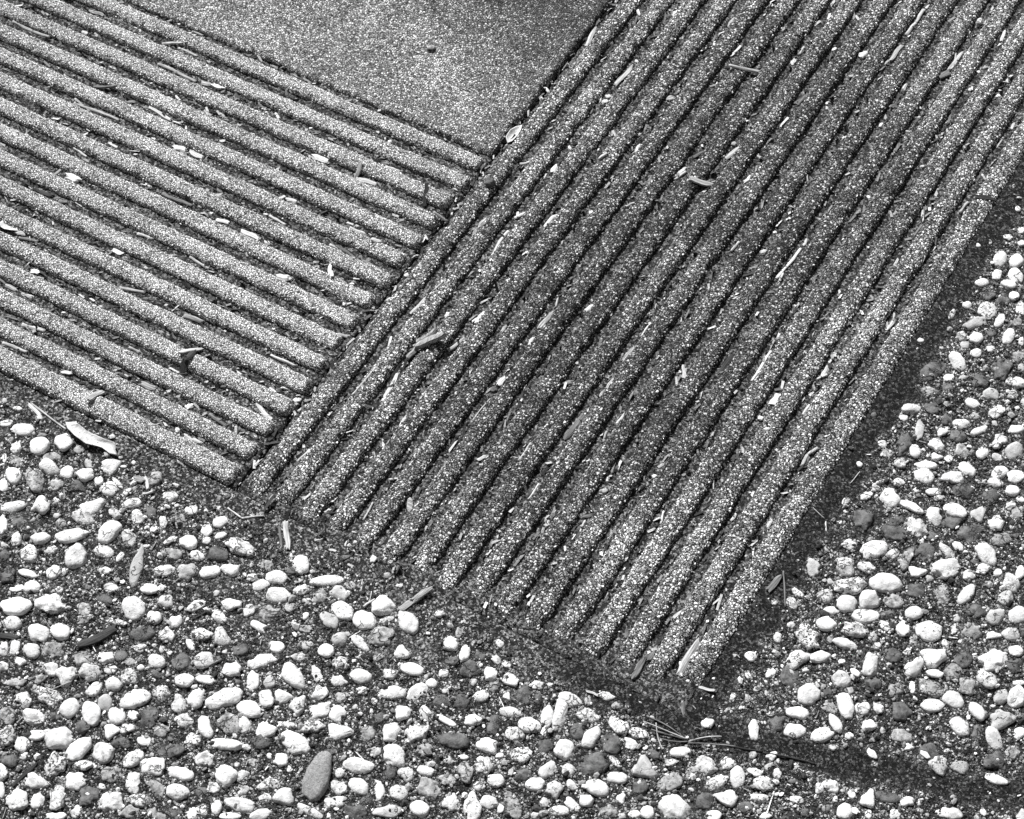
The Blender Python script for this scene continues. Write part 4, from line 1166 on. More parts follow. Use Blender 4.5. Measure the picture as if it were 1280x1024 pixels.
# ------------------------------------------------------------------ sticks, chips and scraps
STK = """-529.4 -81.8 -481.4 -81.4 3.4 Pt|long pale twig beside the third rib of the left slab at the left
-469.1 -29.8 -451.2 -27.7 4.0 Lc|short light grey wood chip beside the second rib of the left slab at the left
-374.2 -32.1 -354.5 -23.5 3.1 Pt|short pale twig at 17% across, 5% down the photo
-356.0 -28.8 -332.0 -28.8 2.7 Pt|short pale twig at 18% across, 6% down the photo
-361.6 -56.8 -312.6 -58.4 3.7 Lt|long light grey twig beside the third rib of the left slab midway
-308.5 -57.0 -296.6 -54.7 5.3 Pc|tiny pale wood chip beside the third rib of the left slab midway
-295.4 -54.0 -282.4 -53.3 6.8 Wc|tiny whitish wood chip beside the second rib of the left slab midway
-333.8 -109.2 -305.2 -113.6 4.7 Wc|short whitish wood chip beside the fifth rib of the left slab midway
-403.9 -141.6 -349.9 -138.3 3.3 Pt|long pale twig beside the sixth rib of the left slab at the left
-282.1 -141.1 -270.0 -138.5 6.1 Wc|tiny whitish wood chip beside the sixth rib of the left slab midway
-264.7 -137.6 -248.8 -139.0 5.3 Wc|short whitish wood chip beside the sixth rib of the left slab midway
-367.1 -190.1 -349.8 -192.9 3.0 Pc|short pale wood chip beside the seventh rib of the left slab at the left
-350.2 -223.5 -336.3 -221.9 9.1 Wc|tiny whitish wood chip beside the ninth rib of the left slab at the left
-256.2 -195.5 -221.3 -193.9 4.7 Gt|long grey twig beside the eighth rib of the left slab midway
-190.3 -196.4 -177.6 -194.0 5.2 Wc|tiny whitish wood chip beside the eighth rib of the left slab midway
-161.7 -196.1 -141.3 -195.6 5.6 Wc|short whitish wood chip beside the eighth rib of the left slab midway
-157.8 -85.8 -137.9 -81.7 6.8 Wc|short whitish wood chip at 31% across, 19% down the photo
-147.5 -141.9 -134.5 -139.9 3.9 Wc|tiny whitish wood chip beside the sixth rib of the left slab at the right
-149.2 -167.7 -128.6 -169.9 3.0 Pt|short pale twig at 27% across, 27% down the photo
-64.9 -190.1 -56.9 -200.8 4.1 Wc|tiny whitish wood chip at 32% across, 33% down the photo
-186.9 -246.7 -162.2 -250.0 2.9 Pt|short pale twig beside the tenth rib of the left slab midway
-256.2 -275.7 -244.0 -274.6 6.1 Wc|tiny whitish wood chip beside the tenth rib of the left slab midway
-371.4 -301.0 -351.1 -301.4 13.2 Wl|short whitish leaf scrap beside the eleventh rib of the left slab at the left
-353.1 -304.4 -342.3 -301.2 4.6 Wc|tiny whitish wood chip beside the eleventh rib of the left slab at the left
-344.2 -307.3 -324.8 -302.3 3.5 Gt|short grey twig beside the twelfth rib of the left slab at the left
-367.6 -251.3 -348.1 -250.4 4.4 Dc|short dark bark bit beside the tenth rib of the left slab at the left
-357.2 -3.0 -343.9 -2.3 2.5 Pt|tiny pale twig beside the first rib of the left slab midway
-99.3 -227.1 -87.3 -221.8 5.8 Wc|tiny whitish wood chip at 27.8% across, 34.0% down the photo
-78.7 -169.2 -55.1 -169.5 3.1 Pt|short pale twig at 33% across, 30% down the photo
-247.6 -247.7 -229.7 -245.5 3.1 Pt|short pale twig beside the ninth rib of the left slab midway
-219.7 -54.7 -212.0 -58.8 2.9 Wc|tiny whitish wood chip beside the third rib of the left slab at the right
-457.0 -57.7 -450.1 -58.4 4.6 Wc|tiny whitish wood chip beside the third rib of the left slab at the left
-399.3 -115.4 -378.8 -105.9 3.0 Gt|short grey twig beside the fifth rib of the left slab midway
6.5 172.5 1.7 200.6 4.1 Pc|short pale wood chip beside the first rib of the right slab high up
2.7 22.5 3.8 47.0 10.3 Wl|whitish triangular leaf scrap at the corner of the smooth slab
57.7 140.4 60.6 171.9 5.0 Pc|short pale wood chip beside the third rib of the right slab high up
57.1 114.8 62.5 116.9 6.2 Ws|tiny whitish stone chip at 59.1% across, 12.5% down the photo
56.6 122.9 62.6 124.5 5.5 Ws|tiny whitish stone chip at 59.4% across, 11.8% down the photo
59.3 177.7 62.2 180.5 4.8 Ws|tiny whitish stone chip at 62% across, 8% down the photo
57.3 49.5 62.0 43.9 3.8 Ws|tiny whitish stone chip at 56% across, 18% down the photo
60.9 11.1 59.8 20.9 5.1 Wc|tiny whitish wood chip at 54% across, 21% down the photo
63.0 -107.5 60.3 -72.7 3.6 Wt|long whitish twig beside the third rib of the right slab midway
88.5 -51.2 92.0 -33.7 5.1 Wc|short whitish wood chip at 54% across, 27% down the photo
28.4 4.3 35.2 11.3 3.1 Pt|tiny pale twig beside the second rib of the right slab high up
-101.4 -87.7 -80.1 -83.9 5.0 Wc|short whitish wood chip at 36% across, 22% down the photo
-102.4 -88.3 -105.2 -71.7 4.3 Pc|short pale wood chip beside the third rib of the left slab at the right
-25.3 -85.8 -34.9 -65.5 4.0 Dc|short dark bark bit on the third rib of the left slab at the right
-10.0 -93.0 5.1 -92.4 2.9 Pt|short pale twig on the fourth rib of the left slab at the right
-84.5 -62.2 -68.7 -59.6 2.7 Wt|short whitish twig beside the third rib of the left slab at the right
-100.8 -32.6 -96.5 -31.4 4.9 Ws|tiny whitish stone chip beside the second rib of the left slab at the right
13.1 -36.1 21.5 -31.5 11.8 Ds|tiny dark stone chip on the first rib of the right slab high up
-132.0 90.2 -123.5 93.5 6.8 Gs|tiny grey stone chip on the smooth slab
165.2 62.0 170.9 79.2 4.0 Wc|short whitish wood chip beside the seventh rib of the right slab high up
170.1 22.5 173.1 30.8 3.1 Pc|tiny pale wood chip beside the seventh rib of the right slab midway
142.8 6.9 150.5 11.9 2.7 Pt|tiny pale twig at 61% across, 25% down the photo
116.2 -16.4 120.2 -13.8 4.8 Ws|tiny whitish stone chip at 58% across, 26% down the photo
141.1 -50.7 147.2 -58.0 2.4 Wc|tiny whitish wood chip at 58% across, 31% down the photo
107.7 92.2 112.5 95.7 5.4 Ps|tiny pale stone chip beside the fourth rib of the right slab high up
118.6 72.4 117.2 83.9 3.7 Wc|tiny whitish wood chip beside the fifth rib of the right slab high up
112.3 148.6 117.0 154.1 5.7 Pc|tiny pale wood chip beside the fifth rib of the right slab high up
85.0 86.5 90.6 81.0 3.6 Pc|tiny pale wood chip beside the fourth rib of the right slab high up
35.9 -72.7 34.5 -83.1 6.0 Pc|tiny pale wood chip at 47% across, 27% down the photo
33.6 -85.6 35.1 -95.1 4.4 Pc|tiny pale wood chip at 46% across, 28% down the photo
0.2 103.7 5.4 99.7 3.5 Ws|tiny whitish stone chip at 54% across, 11% down the photo
2.0 87.7 3.5 91.1 4.4 Ws|tiny whitish stone chip at 53% across, 12% down the photo
57.7 -55.4 65.1 -47.4 4.0 Wc|tiny whitish wood chip beside the third rib of the right slab midway
26.3 243.4 32.8 236.3 4.3 Ws|tiny whitish stone chip beside the second rib of the right slab high up
61.7 252.1 61.2 262.5 3.9 Wc|tiny whitish wood chip at 66% across, 2% down the photo
93.5 43.6 97.0 53.6 3.2 Pt|tiny pale twig on the fourth rib of the right slab high up
-73.3 -143.1 -49.4 -141.4 3.5 Pt|short pale twig beside the sixth rib of the left slab at the right
-44.0 -149.3 -35.1 -146.2 5.3 Pc|tiny pale wood chip on the sixth rib of the left slab at the right
-41.0 -171.2 -18.9 -172.1 3.9 Gt|short grey twig at 36% across, 32% down the photo
-72.7 -167.8 -46.5 -172.3 3.2 Gt|short grey twig at 34% across, 31% down the photo
1.9 -166.1 7.0 -164.0 5.9 Ps|tiny pale stone chip at 40% across, 34% down the photo
147.5 211.0 176.2 223.9 4.1 Lt|short light grey twig on the sixth rib of the right slab high up
142.5 214.7 154.3 218.7 5.2 Dc|tiny dark bark bit beside the sixth rib of the right slab high up
140.3 230.9 141.8 249.0 2.8 Wc|short whitish wood chip beside the sixth rib of the right slab high up
253.9 290.3 256.8 298.8 9.0 Ws|tiny whitish stone chip beside the tenth rib of the right slab high up
280.7 340.5 281.9 360.9 3.8 Pt5|wavy pale twig high up in a groove of the right slab
281.9 360.9 281.0 382.5 3.8 Pt5|wavy pale twig high up in a groove of the right slab
282.0 302.3 282.7 326.4 4.9 Pc|short pale wood chip beside the eleventh rib of the right slab high up
337.5 317.8 339.4 346.7 4.0 Pc|short pale wood chip beside the thirteenth rib of the right slab high up
334.5 304.7 339.8 316.1 7.8 Gc|tiny grey wood chip at 92% across, 9% down the photo
367.4 379.4 364.2 395.1 3.6 Wc|short whitish wood chip beside the fourteenth rib of the right slab high up
365.9 370.8 368.0 375.4 3.9 Ws|tiny whitish stone chip at 98% across, 6% down the photo
333.8 390.7 339.5 395.6 7.5 Ps|tiny pale stone chip beside the thirteenth rib of the right slab high up
227.1 204.3 230.0 222.7 4.2 Gc|short grey wood chip beside the ninth rib of the right slab high up
198.3 249.8 198.1 258.3 3.8 Wc|tiny whitish wood chip beside the eighth rib of the right slab high up
198.9 265.2 198.5 277.1 2.6 Pt|tiny pale twig beside the eighth rib of the right slab high up
182.3 61.6 203.9 71.5 6.6 Lc|short light grey wood chip beside the seventh rib of the right slab high up
198.3 107.8 205.1 123.6 4.8 Pc|short pale wood chip beside the eighth rib of the right slab high up
169.6 93.9 177.3 102.2 3.4 Gc|tiny grey wood chip beside the seventh rib of the right slab high up
194.1 126.4 199.9 129.6 6.1 Ls|tiny light grey stone chip beside the eighth rib of the right slab high up
308.2 -0.9 312.1 42.6 3.3 Wt|long whitish twig beside the twelfth rib of the right slab midway
312.0 47.4 311.6 56.3 2.7 Pc|tiny pale wood chip beside the twelfth rib of the right slab midway
281.5 20.6 284.4 26.8 4.2 Wc|tiny whitish wood chip at 75% across, 31% down the photo
280.3 47.4 283.2 49.7 4.0 Ws|tiny whitish stone chip beside the eleventh rib of the right slab midway
256.4 7.7 257.8 21.8 2.5 Pt|short pale twig beside the tenth rib of the right slab midway
227.6 89.9 230.1 100.0 3.6 Wc|tiny whitish wood chip beside the ninth rib of the right slab high up
168.4 59.8 172.7 74.2 2.8 Pt|short pale twig beside the seventh rib of the right slab high up
309.6 270.7 309.4 279.9 4.2 Pc|tiny pale wood chip beside the twelfth rib of the right slab high up
337.1 195.3 336.3 207.0 4.1 Gc|tiny grey wood chip at 88% across, 18% down the photo
366.2 301.9 368.3 306.4 3.8 Ws|tiny whitish stone chip at 95% across, 11% down the photo
393.4 306.5 395.7 311.9 4.4 Ws|tiny whitish stone chip beside the fifteenth rib of the right slab high up
363.0 328.9 366.3 330.7 4.5 Ws|tiny whitish stone chip at 96% across, 9% down the photo
423.1 275.4 422.8 284.2 3.0 Wc|tiny whitish wood chip beside the sixteenth rib of the right slab high up
422.9 153.9 424.1 170.1 2.7 Pt|short pale twig beside the sixteenth rib of the right slab midway
429.7 175.1 445.2 181.4 4.5 Dc|short dark bark bit on the sixteenth rib of the right slab midway
366.5 188.3 369.3 192.2 3.9 Ws|tiny whitish stone chip at 90% across, 20% down the photo
338.6 128.6 341.2 131.6 4.2 Ws|tiny whitish stone chip beside the thirteenth rib of the right slab midway
310.9 215.0 310.3 223.7 3.6 Ws|tiny whitish stone chip beside the twelfth rib of the right slab high up
225.6 286.0 227.0 291.9 4.4 Ws|tiny whitish stone chip beside the ninth rib of the right slab high up
420.6 245.6 420.7 261.8 2.2 Pt|short pale twig beside the sixteenth rib of the right slab high up
-125.5 -347.5 -113.8 -329.1 4.7 Pc2|dark hooked bark bit with a pale top, curling over a left rib
-113.7 -360.7 -117.4 -347.8 6.4 Dc2|dark hooked bark bit with a pale top, curling over a left rib
-115.7 -351.6 -115.0 -336.9 5.8 Dc2|dark hooked bark bit with a pale top, curling over a left rib
-166.1 -431.5 -165.5 -413.7 7.2 Lc|light grey splinter of wood lying across the lowest left rib
-216.3 -457.1 -195.0 -464.2 3.3 Wc|short whitish wood chip at 3% across, 50% down the photo
-214.1 -455.8 -169.1 -463.5 1.6 Pt|long pale twig at 5% across, 51% down the photo
-83.3 -476.0 -75.0 -472.9 6.2 Lc|tiny light grey wood chip at 14% across, 59% down the photo
-76.4 -469.8 -66.6 -478.2 3.1 Wc|tiny whitish wood chip at 14% across, 59% down the photo
-67.5 -485.3 -61.4 -479.2 2.3 Wt|tiny whitish twig at 14% across, 60% down the photo
-82.3 -416.8 -77.7 -413.5 5.4 Ws|tiny whitish stone chip beside the sixteenth rib of the left slab midway
-72.1 -416.2 -62.7 -416.7 3.8 Wc|tiny whitish wood chip at 18% across, 53% down the photo
-63.0 -415.5 -52.9 -415.6 3.5 Wc|tiny whitish wood chip at 19% across, 54% down the photo
-88.5 -389.9 -83.1 -385.5 5.5 Ws|tiny whitish stone chip beside the fifteenth rib of the left slab midway
-139.3 -389.0 -124.6 -387.9 5.7 Lc|short light grey wood chip beside the fifteenth rib of the left slab midway
-169.8 -389.9 -164.3 -384.6 4.4 Pc|tiny pale wood chip beside the fifteenth rib of the left slab midway
-35.7 -356.1 -13.5 -364.4 4.4 Wc|short whitish wood chip beside the fourteenth rib of the left slab midway
-97.9 -228.3 -88.8 -223.2 7.5 Wc|tiny whitish wood chip at 27.7% across, 34.2% down the photo
-308.3 -334.3 -300.6 -331.5 5.8 Wc|tiny whitish wood chip beside the thirteenth rib of the left slab at the left
-60.8 -194.4 -52.3 -205.5 3.6 Wc|tiny whitish wood chip at 32% across, 34% down the photo
-150.8 -306.2 -130.4 -304.0 4.5 Lt|short light grey twig beside the twelfth rib of the left slab midway
-161.8 -332.4 -145.9 -332.7 2.9 Lc|short light grey wood chip beside the thirteenth rib of the left slab midway
-223.1 -309.4 -198.1 -302.1 3.5 Pt|short pale twig beside the twelfth rib of the left slab midway
-276.8 -389.4 -253.1 -384.6 3.9 Pt|short pale twig beside the fifteenth rib of the left slab at the left
-319.8 -359.6 -306.9 -359.2 4.4 Pc|tiny pale wood chip beside the fourteenth rib of the left slab at the left
-301.5 -359.9 -286.7 -357.9 3.6 Pc|short pale wood chip beside the fourteenth rib of the left slab at the left
-8.7 -337.5 -1.7 -332.8 5.5 Ws|tiny whitish stone chip beside the thirteenth rib of the left slab at the right
-54.2 -304.8 -27.4 -304.0 2.9 Pt|short pale twig beside the twelfth rib of the left slab at the right
-77.3 -335.5 -65.0 -335.7 2.8 Wc|tiny whitish wood chip beside the thirteenth rib of the left slab midway
-210.7 -414.9 -201.5 -410.5 4.0 Wc|tiny whitish wood chip beside the fifteenth rib of the left slab at the left
-65.7 -386.8 -43.8 -390.0 3.2 Gt|short grey twig beside the fifteenth rib of the left slab midway
5.9 -460.2 23.0 -462.9 1.8 Pt3|thin curved twig where the two ribbed slabs meet at their low corner
23.0 -462.9 38.5 -451.6 2.0 Pt3|thin curved twig where the two ribbed slabs meet at their low corner
36.3 -448.2 35.8 -430.5 2.9 Dc|short dark bark bit beside the second rib of the right slab low down
33.2 -440.3 33.6 -429.3 2.7 Wc|tiny whitish wood chip beside the second rib of the right slab low down
58.8 -448.2 76.2 -468.8 5.0 Wc|whitish split stick standing upright beyond the lowest left corner
55.6 -453.3 69.5 -469.5 2.4 Gc|short grey wood chip at 27% across, 65% down the photo
32.1 -390.2 37.1 -375.6 2.3 Wt|short whitish twig beside the second rib of the right slab low down
-35.2 -334.9 -25.4 -338.1 2.1 Wc|tiny whitish wood chip beside the thirteenth rib of the left slab at the right
-11.7 -256.7 -5.4 -252.5 3.5 Wc|tiny whitish wood chip beside the tenth rib of the left slab at the right
-173.9 -361.0 -161.3 -361.1 2.3 Pt|tiny pale twig beside the fourteenth rib of the left slab midway
-279.6 -414.7 -252.6 -412.2 3.5 Pt|short pale twig beside the sixteenth rib of the left slab at the left
58.2 -247.2 59.7 -233.5 5.1 Lc1|bent pale stick with a split end lying across three right ribs
58.9 -234.7 78.1 -213.1 6.9 Lc1|bent pale stick with a split end lying across three right ribs
57.8 -228.4 68.6 -212.3 5.6 Lc1|bent pale stick with a split end lying across three right ribs
85.3 -221.3 92.4 -203.0 3.9 Lt|short light grey twig beside the fourth rib of the right slab midway
62.8 -297.3 58.4 -264.8 4.0 Wc|long whitish wood chip beside the third rib of the right slab midway
37.9 -308.2 39.8 -272.1 2.2 Pt|long pale twig on the second rib of the right slab midway
90.2 -182.4 91.4 -167.2 4.2 Wc|short whitish wood chip at 47% across, 39% down the photo
145.4 -158.8 147.7 -137.6 6.4 Lc|short light grey wood chip beside the sixth rib of the right slab midway
145.9 -129.4 140.9 -116.7 2.1 Pt|tiny pale twig at 54% across, 37% down the photo
148.6 -182.2 145.2 -170.5 4.4 Wc|tiny whitish wood chip at 52% across, 42% down the photo
137.6 -183.4 139.9 -181.4 3.7 Ws|tiny whitish stone chip at 51% across, 42% down the photo
145.5 -231.8 146.0 -221.0 5.9 Wc|tiny whitish wood chip at 49% across, 47% down the photo
142.3 -240.9 145.9 -235.4 6.5 Ds|tiny dark stone chip beside the sixth rib of the right slab midway
63.5 -190.8 62.9 -183.1 4.9 Ws|tiny whitish stone chip beside the third rib of the right slab midway
171.7 -119.4 174.8 -110.3 3.8 Wc|tiny whitish wood chip beside the seventh rib of the right slab midway
230.0 -152.7 231.2 -134.2 3.5 Pc|short pale wood chip beside the ninth rib of the right slab midway
231.8 -199.0 231.9 -190.2 3.1 Pc|tiny pale wood chip beside the ninth rib of the right slab midway
233.7 -189.8 233.1 -176.1 3.1 Pc|tiny pale wood chip on the ninth rib of the right slab midway
227.2 -252.9 228.9 -221.3 6.8 Gc|short grey wood chip beside the ninth rib of the right slab midway
231.4 -121.6 232.3 -104.8 2.2 Wt|short whitish twig beside the ninth rib of the right slab midway
313.9 -232.6 314.4 -222.3 3.0 Pc|tiny pale wood chip beside the twelfth rib of the right slab low down
312.5 -239.1 316.3 -234.9 2.8 Wc|tiny whitish wood chip beside the twelfth rib of the right slab low down
312.7 -251.5 315.4 -247.4 3.9 Ws|tiny whitish stone chip beside the twelfth rib of the right slab low down
231.5 -325.2 231.9 -306.9 2.5 Pt|short pale twig beside the ninth rib of the right slab low down
203.7 -294.7 203.6 -272.9 2.6 Pt|short pale twig beside the eighth rib of the right slab low down
258.0 -239.6 254.8 -227.9 2.2 Pt|tiny pale twig beside the tenth rib of the right slab midway
170.5 -310.0 176.4 -303.4 2.9 Wc|tiny whitish wood chip beside the seventh rib of the right slab low down
257.5 -341.2 257.3 -322.0 2.8 Pc|short pale wood chip beside the tenth rib of the right slab low down
139.2 -372.9 149.1 -386.8 6.0 Lp|small light grey oval seed pod on a right rib
286.1 -331.5 284.0 -318.2 1.9 Wt|tiny whitish twig beside the eleventh rib of the right slab low down
279.3 -130.4 288.2 -143.7 3.2 Pc|short pale wood chip beside the eleventh rib of the right slab midway
116.8 -412.7 114.1 -393.1 2.0 Pt|short pale twig beside the fifth rib of the right slab low down
90.8 -312.7 89.5 -299.6 2.6 Pc|tiny pale wood chip beside the fourth rib of the right slab midway
195.2 -200.7 201.9 -195.5 4.6 Gc|tiny grey wood chip beside the eighth rib of the right slab midway
116.6 -178.6 116.5 -170.6 3.8 Pc|tiny pale wood chip beside the fifth rib of the right slab midway
115.7 -259.3 117.9 -255.3 3.8 Ws|tiny whitish stone chip at 45% across, 48% down the photo
4.3 -201.1 6.7 -195.3 4.6 Ps|tiny pale stone chip at 38% across, 37% down the photo
258.1 -215.8 260.6 -205.2 2.7 Wc|tiny whitish wood chip beside the tenth rib of the right slab midway
32.1 -202.1 36.1 -179.6 3.5 Pc|short pale wood chip beside the second rib of the right slab midway
342.8 -289.8 338.8 -276.6 2.1 Wt|tiny whitish twig beside the thirteenth rib of the right slab low down
280.9 -287.2 286.5 -281.4 6.2 Gs|tiny grey stone chip beside the eleventh rib of the right slab low down
281.0 -316.4 287.6 -310.7 3.6 Gc|tiny grey wood chip beside the eleventh rib of the right slab low down
144.5 -279.0 145.6 -247.4 1.3 Pt|short pale twig beside the sixth rib of the right slab midway
38.8 -171.3 42.1 -154.6 1.8 Pt|short pale twig on the second rib of the right slab midway
312.4 -124.1 313.3 -98.9 4.4 Dc|short dark bark bit beside the twelfth rib of the right slab midway
341.8 -116.4 341.5 -77.8 2.6 Wt|long whitish twig beside the thirteenth rib of the right slab midway
368.9 -130.7 369.4 -117.6 6.6 Wc|tiny whitish wood chip beside the fourteenth rib of the right slab midway
363.1 -114.9 371.4 -109.6 3.6 Gc|tiny grey wood chip beside the fourteenth rib of the right slab midway
365.2 -150.2 369.2 -146.9 5.3 Ws|tiny whitish stone chip beside the fourteenth rib of the right slab midway
364.1 -36.6 367.7 -12.8 3.2 Gc|short grey wood chip beside the fourteenth rib of the right slab midway
422.5 -4.6 423.3 8.9 4.4 Pc|tiny pale wood chip beside the sixteenth rib of the right slab midway
421.4 -177.0 420.6 -163.5 3.2 Pt4|curved pale twig in the last groove along the soil strip
420.6 -163.5 425.2 -152.3 3.2 Pt4|curved pale twig in the last groove along the soil strip
397.6 -126.5 398.3 -114.1 2.5 Wc|tiny whitish wood chip beside the fifteenth rib of the right slab midway
394.6 -81.2 394.0 -68.9 4.5 Pc|tiny pale wood chip beside the fifteenth rib of the right slab midway
376.5 -161.2 381.0 -158.0 3.5 Ws|tiny whitish stone chip on the fourteenth rib of the right slab midway
393.7 -256.2 394.6 -247.7 2.5 Wc|tiny whitish wood chip at 72% across, 63% down the photo
424.0 -247.1 423.5 -237.8 3.6 Wc|tiny whitish wood chip beside the sixteenth rib of the right slab low down
283.7 -42.1 286.7 -36.8 3.0 Wc|tiny whitish wood chip at 72% across, 36% down the photo
285.5 -143.1 283.6 -132.2 3.0 Pc|tiny pale wood chip beside the eleventh rib of the right slab midway
368.3 -82.6 368.1 -74.3 2.8 Pc|tiny pale wood chip beside the fourteenth rib of the right slab midway
190.9 -472.8 198.1 -457.8 5.8 Lc7|dark split wood sliver leaning at the foot of the right ribs
197.2 -460.2 205.2 -443.1 5.8 Lc7|dark split wood sliver leaning at the foot of the right ribs
163.7 -485.5 168.3 -474.3 2.3 Pt|tiny pale twig at 36% across, 74% down the photo
161.2 -468.7 165.3 -478.2 0.9 Pt|tiny pale twig at 36% across, 73% down the photo
147.8 -462.5 153.0 -472.9 1.4 Pc|tiny pale wood chip at 35% across, 71% down the photo
107.3 -452.2 113.6 -450.3 2.4 Wc|tiny whitish wood chip at 33% across, 67% down the photo
91.7 -450.9 97.0 -445.5 2.1 Pc|tiny pale wood chip at 31% across, 66% down the photo
90.2 -443.7 95.0 -441.9 3.0 Gc|tiny grey wood chip at 31% across, 65% down the photo
144.1 -444.7 147.1 -439.7 6.9 Ws|tiny whitish stone chip at 36% across, 68% down the photo
150.8 -427.8 153.4 -425.9 3.7 Ws|tiny whitish stone chip on the sixth rib of the right slab low down
176.5 -454.1 181.5 -450.3 3.4 Ws|tiny whitish stone chip at 39% across, 71% down the photo
123.6 -439.0 126.2 -436.6 4.1 Ps|tiny pale stone chip on the fifth rib of the right slab low down
120.5 -443.6 123.6 -441.3 4.5 Ps|tiny pale stone chip at 34% across, 67% down the photo
221.1 -462.9 227.2 -455.8 6.3 Ps|tiny pale stone chip at 43% across, 75% down the photo
223.0 -480.7 225.8 -478.2 3.9 Ps|tiny pale stone chip at 42% across, 77% down the photo
126.7 -456.4 135.0 -456.3 2.7 Pc|tiny pale wood chip at 34% across, 69% down the photo
394.2 -432.4 394.0 -411.0 5.9 Gc|dark grey bark strip in a groove near its low end
397.2 -410.3 398.0 -396.0 6.0 Gc|grey bark strip just above the dark bark strip
425.2 -410.3 425.0 -374.0 6.6 Pc|mottled pale bark flake near the low end of the last groove
396.0 -366.0 399.4 -356.1 3.1 Wc|tiny whitish wood chip at 66% across, 75% down the photo
370.2 -401.5 367.5 -393.1 2.8 Gc|tiny grey wood chip beside the fourteenth rib of the right slab low down
445.5 -413.4 458.3 -410.5 3.0 Wc|tiny whitish wood chip at 69% across, 84% down the photo
441.2 -433.4 446.3 -440.8 3.4 Pc|tiny pale wood chip on the sixteenth rib of the right slab low down
335.3 -476.5 341.2 -467.0 0.9 Pt|tiny pale twig at 54% across, 84% down the photo
366.4 -461.0 376.7 -459.5 2.6 Pc|tiny pale wood chip at 58% across, 85% down the photo
-24.6 -635.4 -5.7 -606.8 9.2 Dc|black charred bark piece among the white pebbles
6.5 -764.1 11.6 -738.0 3.5 Dc|thin dark stick among pebbles in the bottom left corner
-89.4 -660.0 -74.5 -654.7 5.4 Dc|short dark bark bit at 1% across, 78% down the photo
78.4 -601.7 87.8 -586.0 2.1 Gt|short grey twig at 21% across, 81% down the photo
43.3 -566.7 50.0 -555.0 1.7 Dt|tiny dark twig at 19% across, 75% down the photo
483.8 -448.8 517.3 -438.9 1.7 Dt6|long thin dark stick lying on the dark soil band, lower right
517.3 -438.9 558.1 -427.0 1.7 Dt6|long thin dark stick lying on the dark soil band, lower right
543.2 -435.4 553.1 -438.2 1.0 Pt|tiny pale twig at 78% across, 94% down the photo
456.1 -280.7 473.1 -310.3 1.5 Gt|long grey twig at 77% across, 72% down the photo
453.6 -304.3 456.5 -285.5 5.0 Gc|short grey wood chip at 76% across, 71% down the photo
464.1 -216.4 470.0 -226.8 1.3 Wc|tiny whitish wood chip at 81% across, 64% down the photo
466.2 -172.2 468.2 -156.7 0.9 Pt|short pale twig at 83% across, 58% down the photo
449.6 -211.3 463.0 -216.0 0.9 Pt|short pale twig at 80% across, 63% down the photo"""


def stick_mesh(name, L, w, th, mat, seed, kind, bend=0.0):
    """A twig (round) or split chip (flat, angular) along local X, centred, resting on z = 0."""
    rs = np.random.default_rng(seed)
    nr = 10 if kind == 't' else 8
    ns = max(7, min(26, int(L / .0022)))
    t = np.linspace(0, 1, ns)[:, None]
    an = np.linspace(0, 2 * math.pi, nr, endpoint=False)[None, :] + rs.uniform(0, .3)
    x = (t - .5) * L + 0 * an
    if kind == 't':
        rad = 1 + .14 * np.sin(t * 9 + rs.uniform(0, 6)) * rs.uniform(.3, 1) + .06 * rs.standard_normal((ns, nr))
        y = np.cos(an) * rad * w / 2; z = np.sin(an) * rad * th / 2
    else:
        p = 3.2
        sq = (np.abs(np.cos(an)) ** p + np.abs(np.sin(an)) ** p) ** (-1 / p)
        gro = 1 + .09 * rs.standard_normal((1, nr)) + .03 * rs.standard_normal((ns, nr))
        y = np.cos(an) * sq * gro * w / 2; z = np.sin(an) * sq * gro * th / 2
        tap = 1 - rs.uniform(.1, .75) * np.clip((t - .7) / .3, 0, 1) ** 1.5 - rs.uniform(0, .5) * np.clip((.22 - t) / .22, 0, 1) ** 1.5
        y = y * tap + (rs.uniform(-.3, .3) * w) * (np.clip((t - .7) / .3, 0, 1)) * .5
        x = x + (rs.uniform(-1, 1, (1, nr)) * w * .35) * (np.abs(t - .5) * 2) ** 6
    bow = bend * L * (np.sin(t * math.pi) - .5) + .08 * w * np.sin(t * 7 + rs.uniform(0, 6))
    y = y + bow
    v = np.stack([x, y, z], -1).reshape(-1, 3)
    fs = []
    for i in range(ns - 1):
        for j in range(nr):
            k = (j + 1) % nr
            fs.append((i * nr + j, i * nr + k, (i + 1) * nr + k, (i + 1) * nr + j))
    c0, c1 = len(v), len(v) + 1
    v = np.concatenate([v, [v[:nr].mean(0), v[-nr:].mean(0)]])
    for j in range(nr):
        k = (j + 1) % nr
        fs.append((c0, k, j, j)); fs.append((c1, (ns - 1) * nr + j, (ns - 1) * nr + k, (ns - 1) * nr + k))
    me = bpy.data.meshes.new(name)
    me.from_pydata([tuple(q) for q in v], [], [tuple(dict.fromkeys(q)) for q in fs])
    me.polygons.foreach_set('use_smooth', [kind == 't'] * len(me.polygons))
    me.materials.append(mat); me.update()
    return me


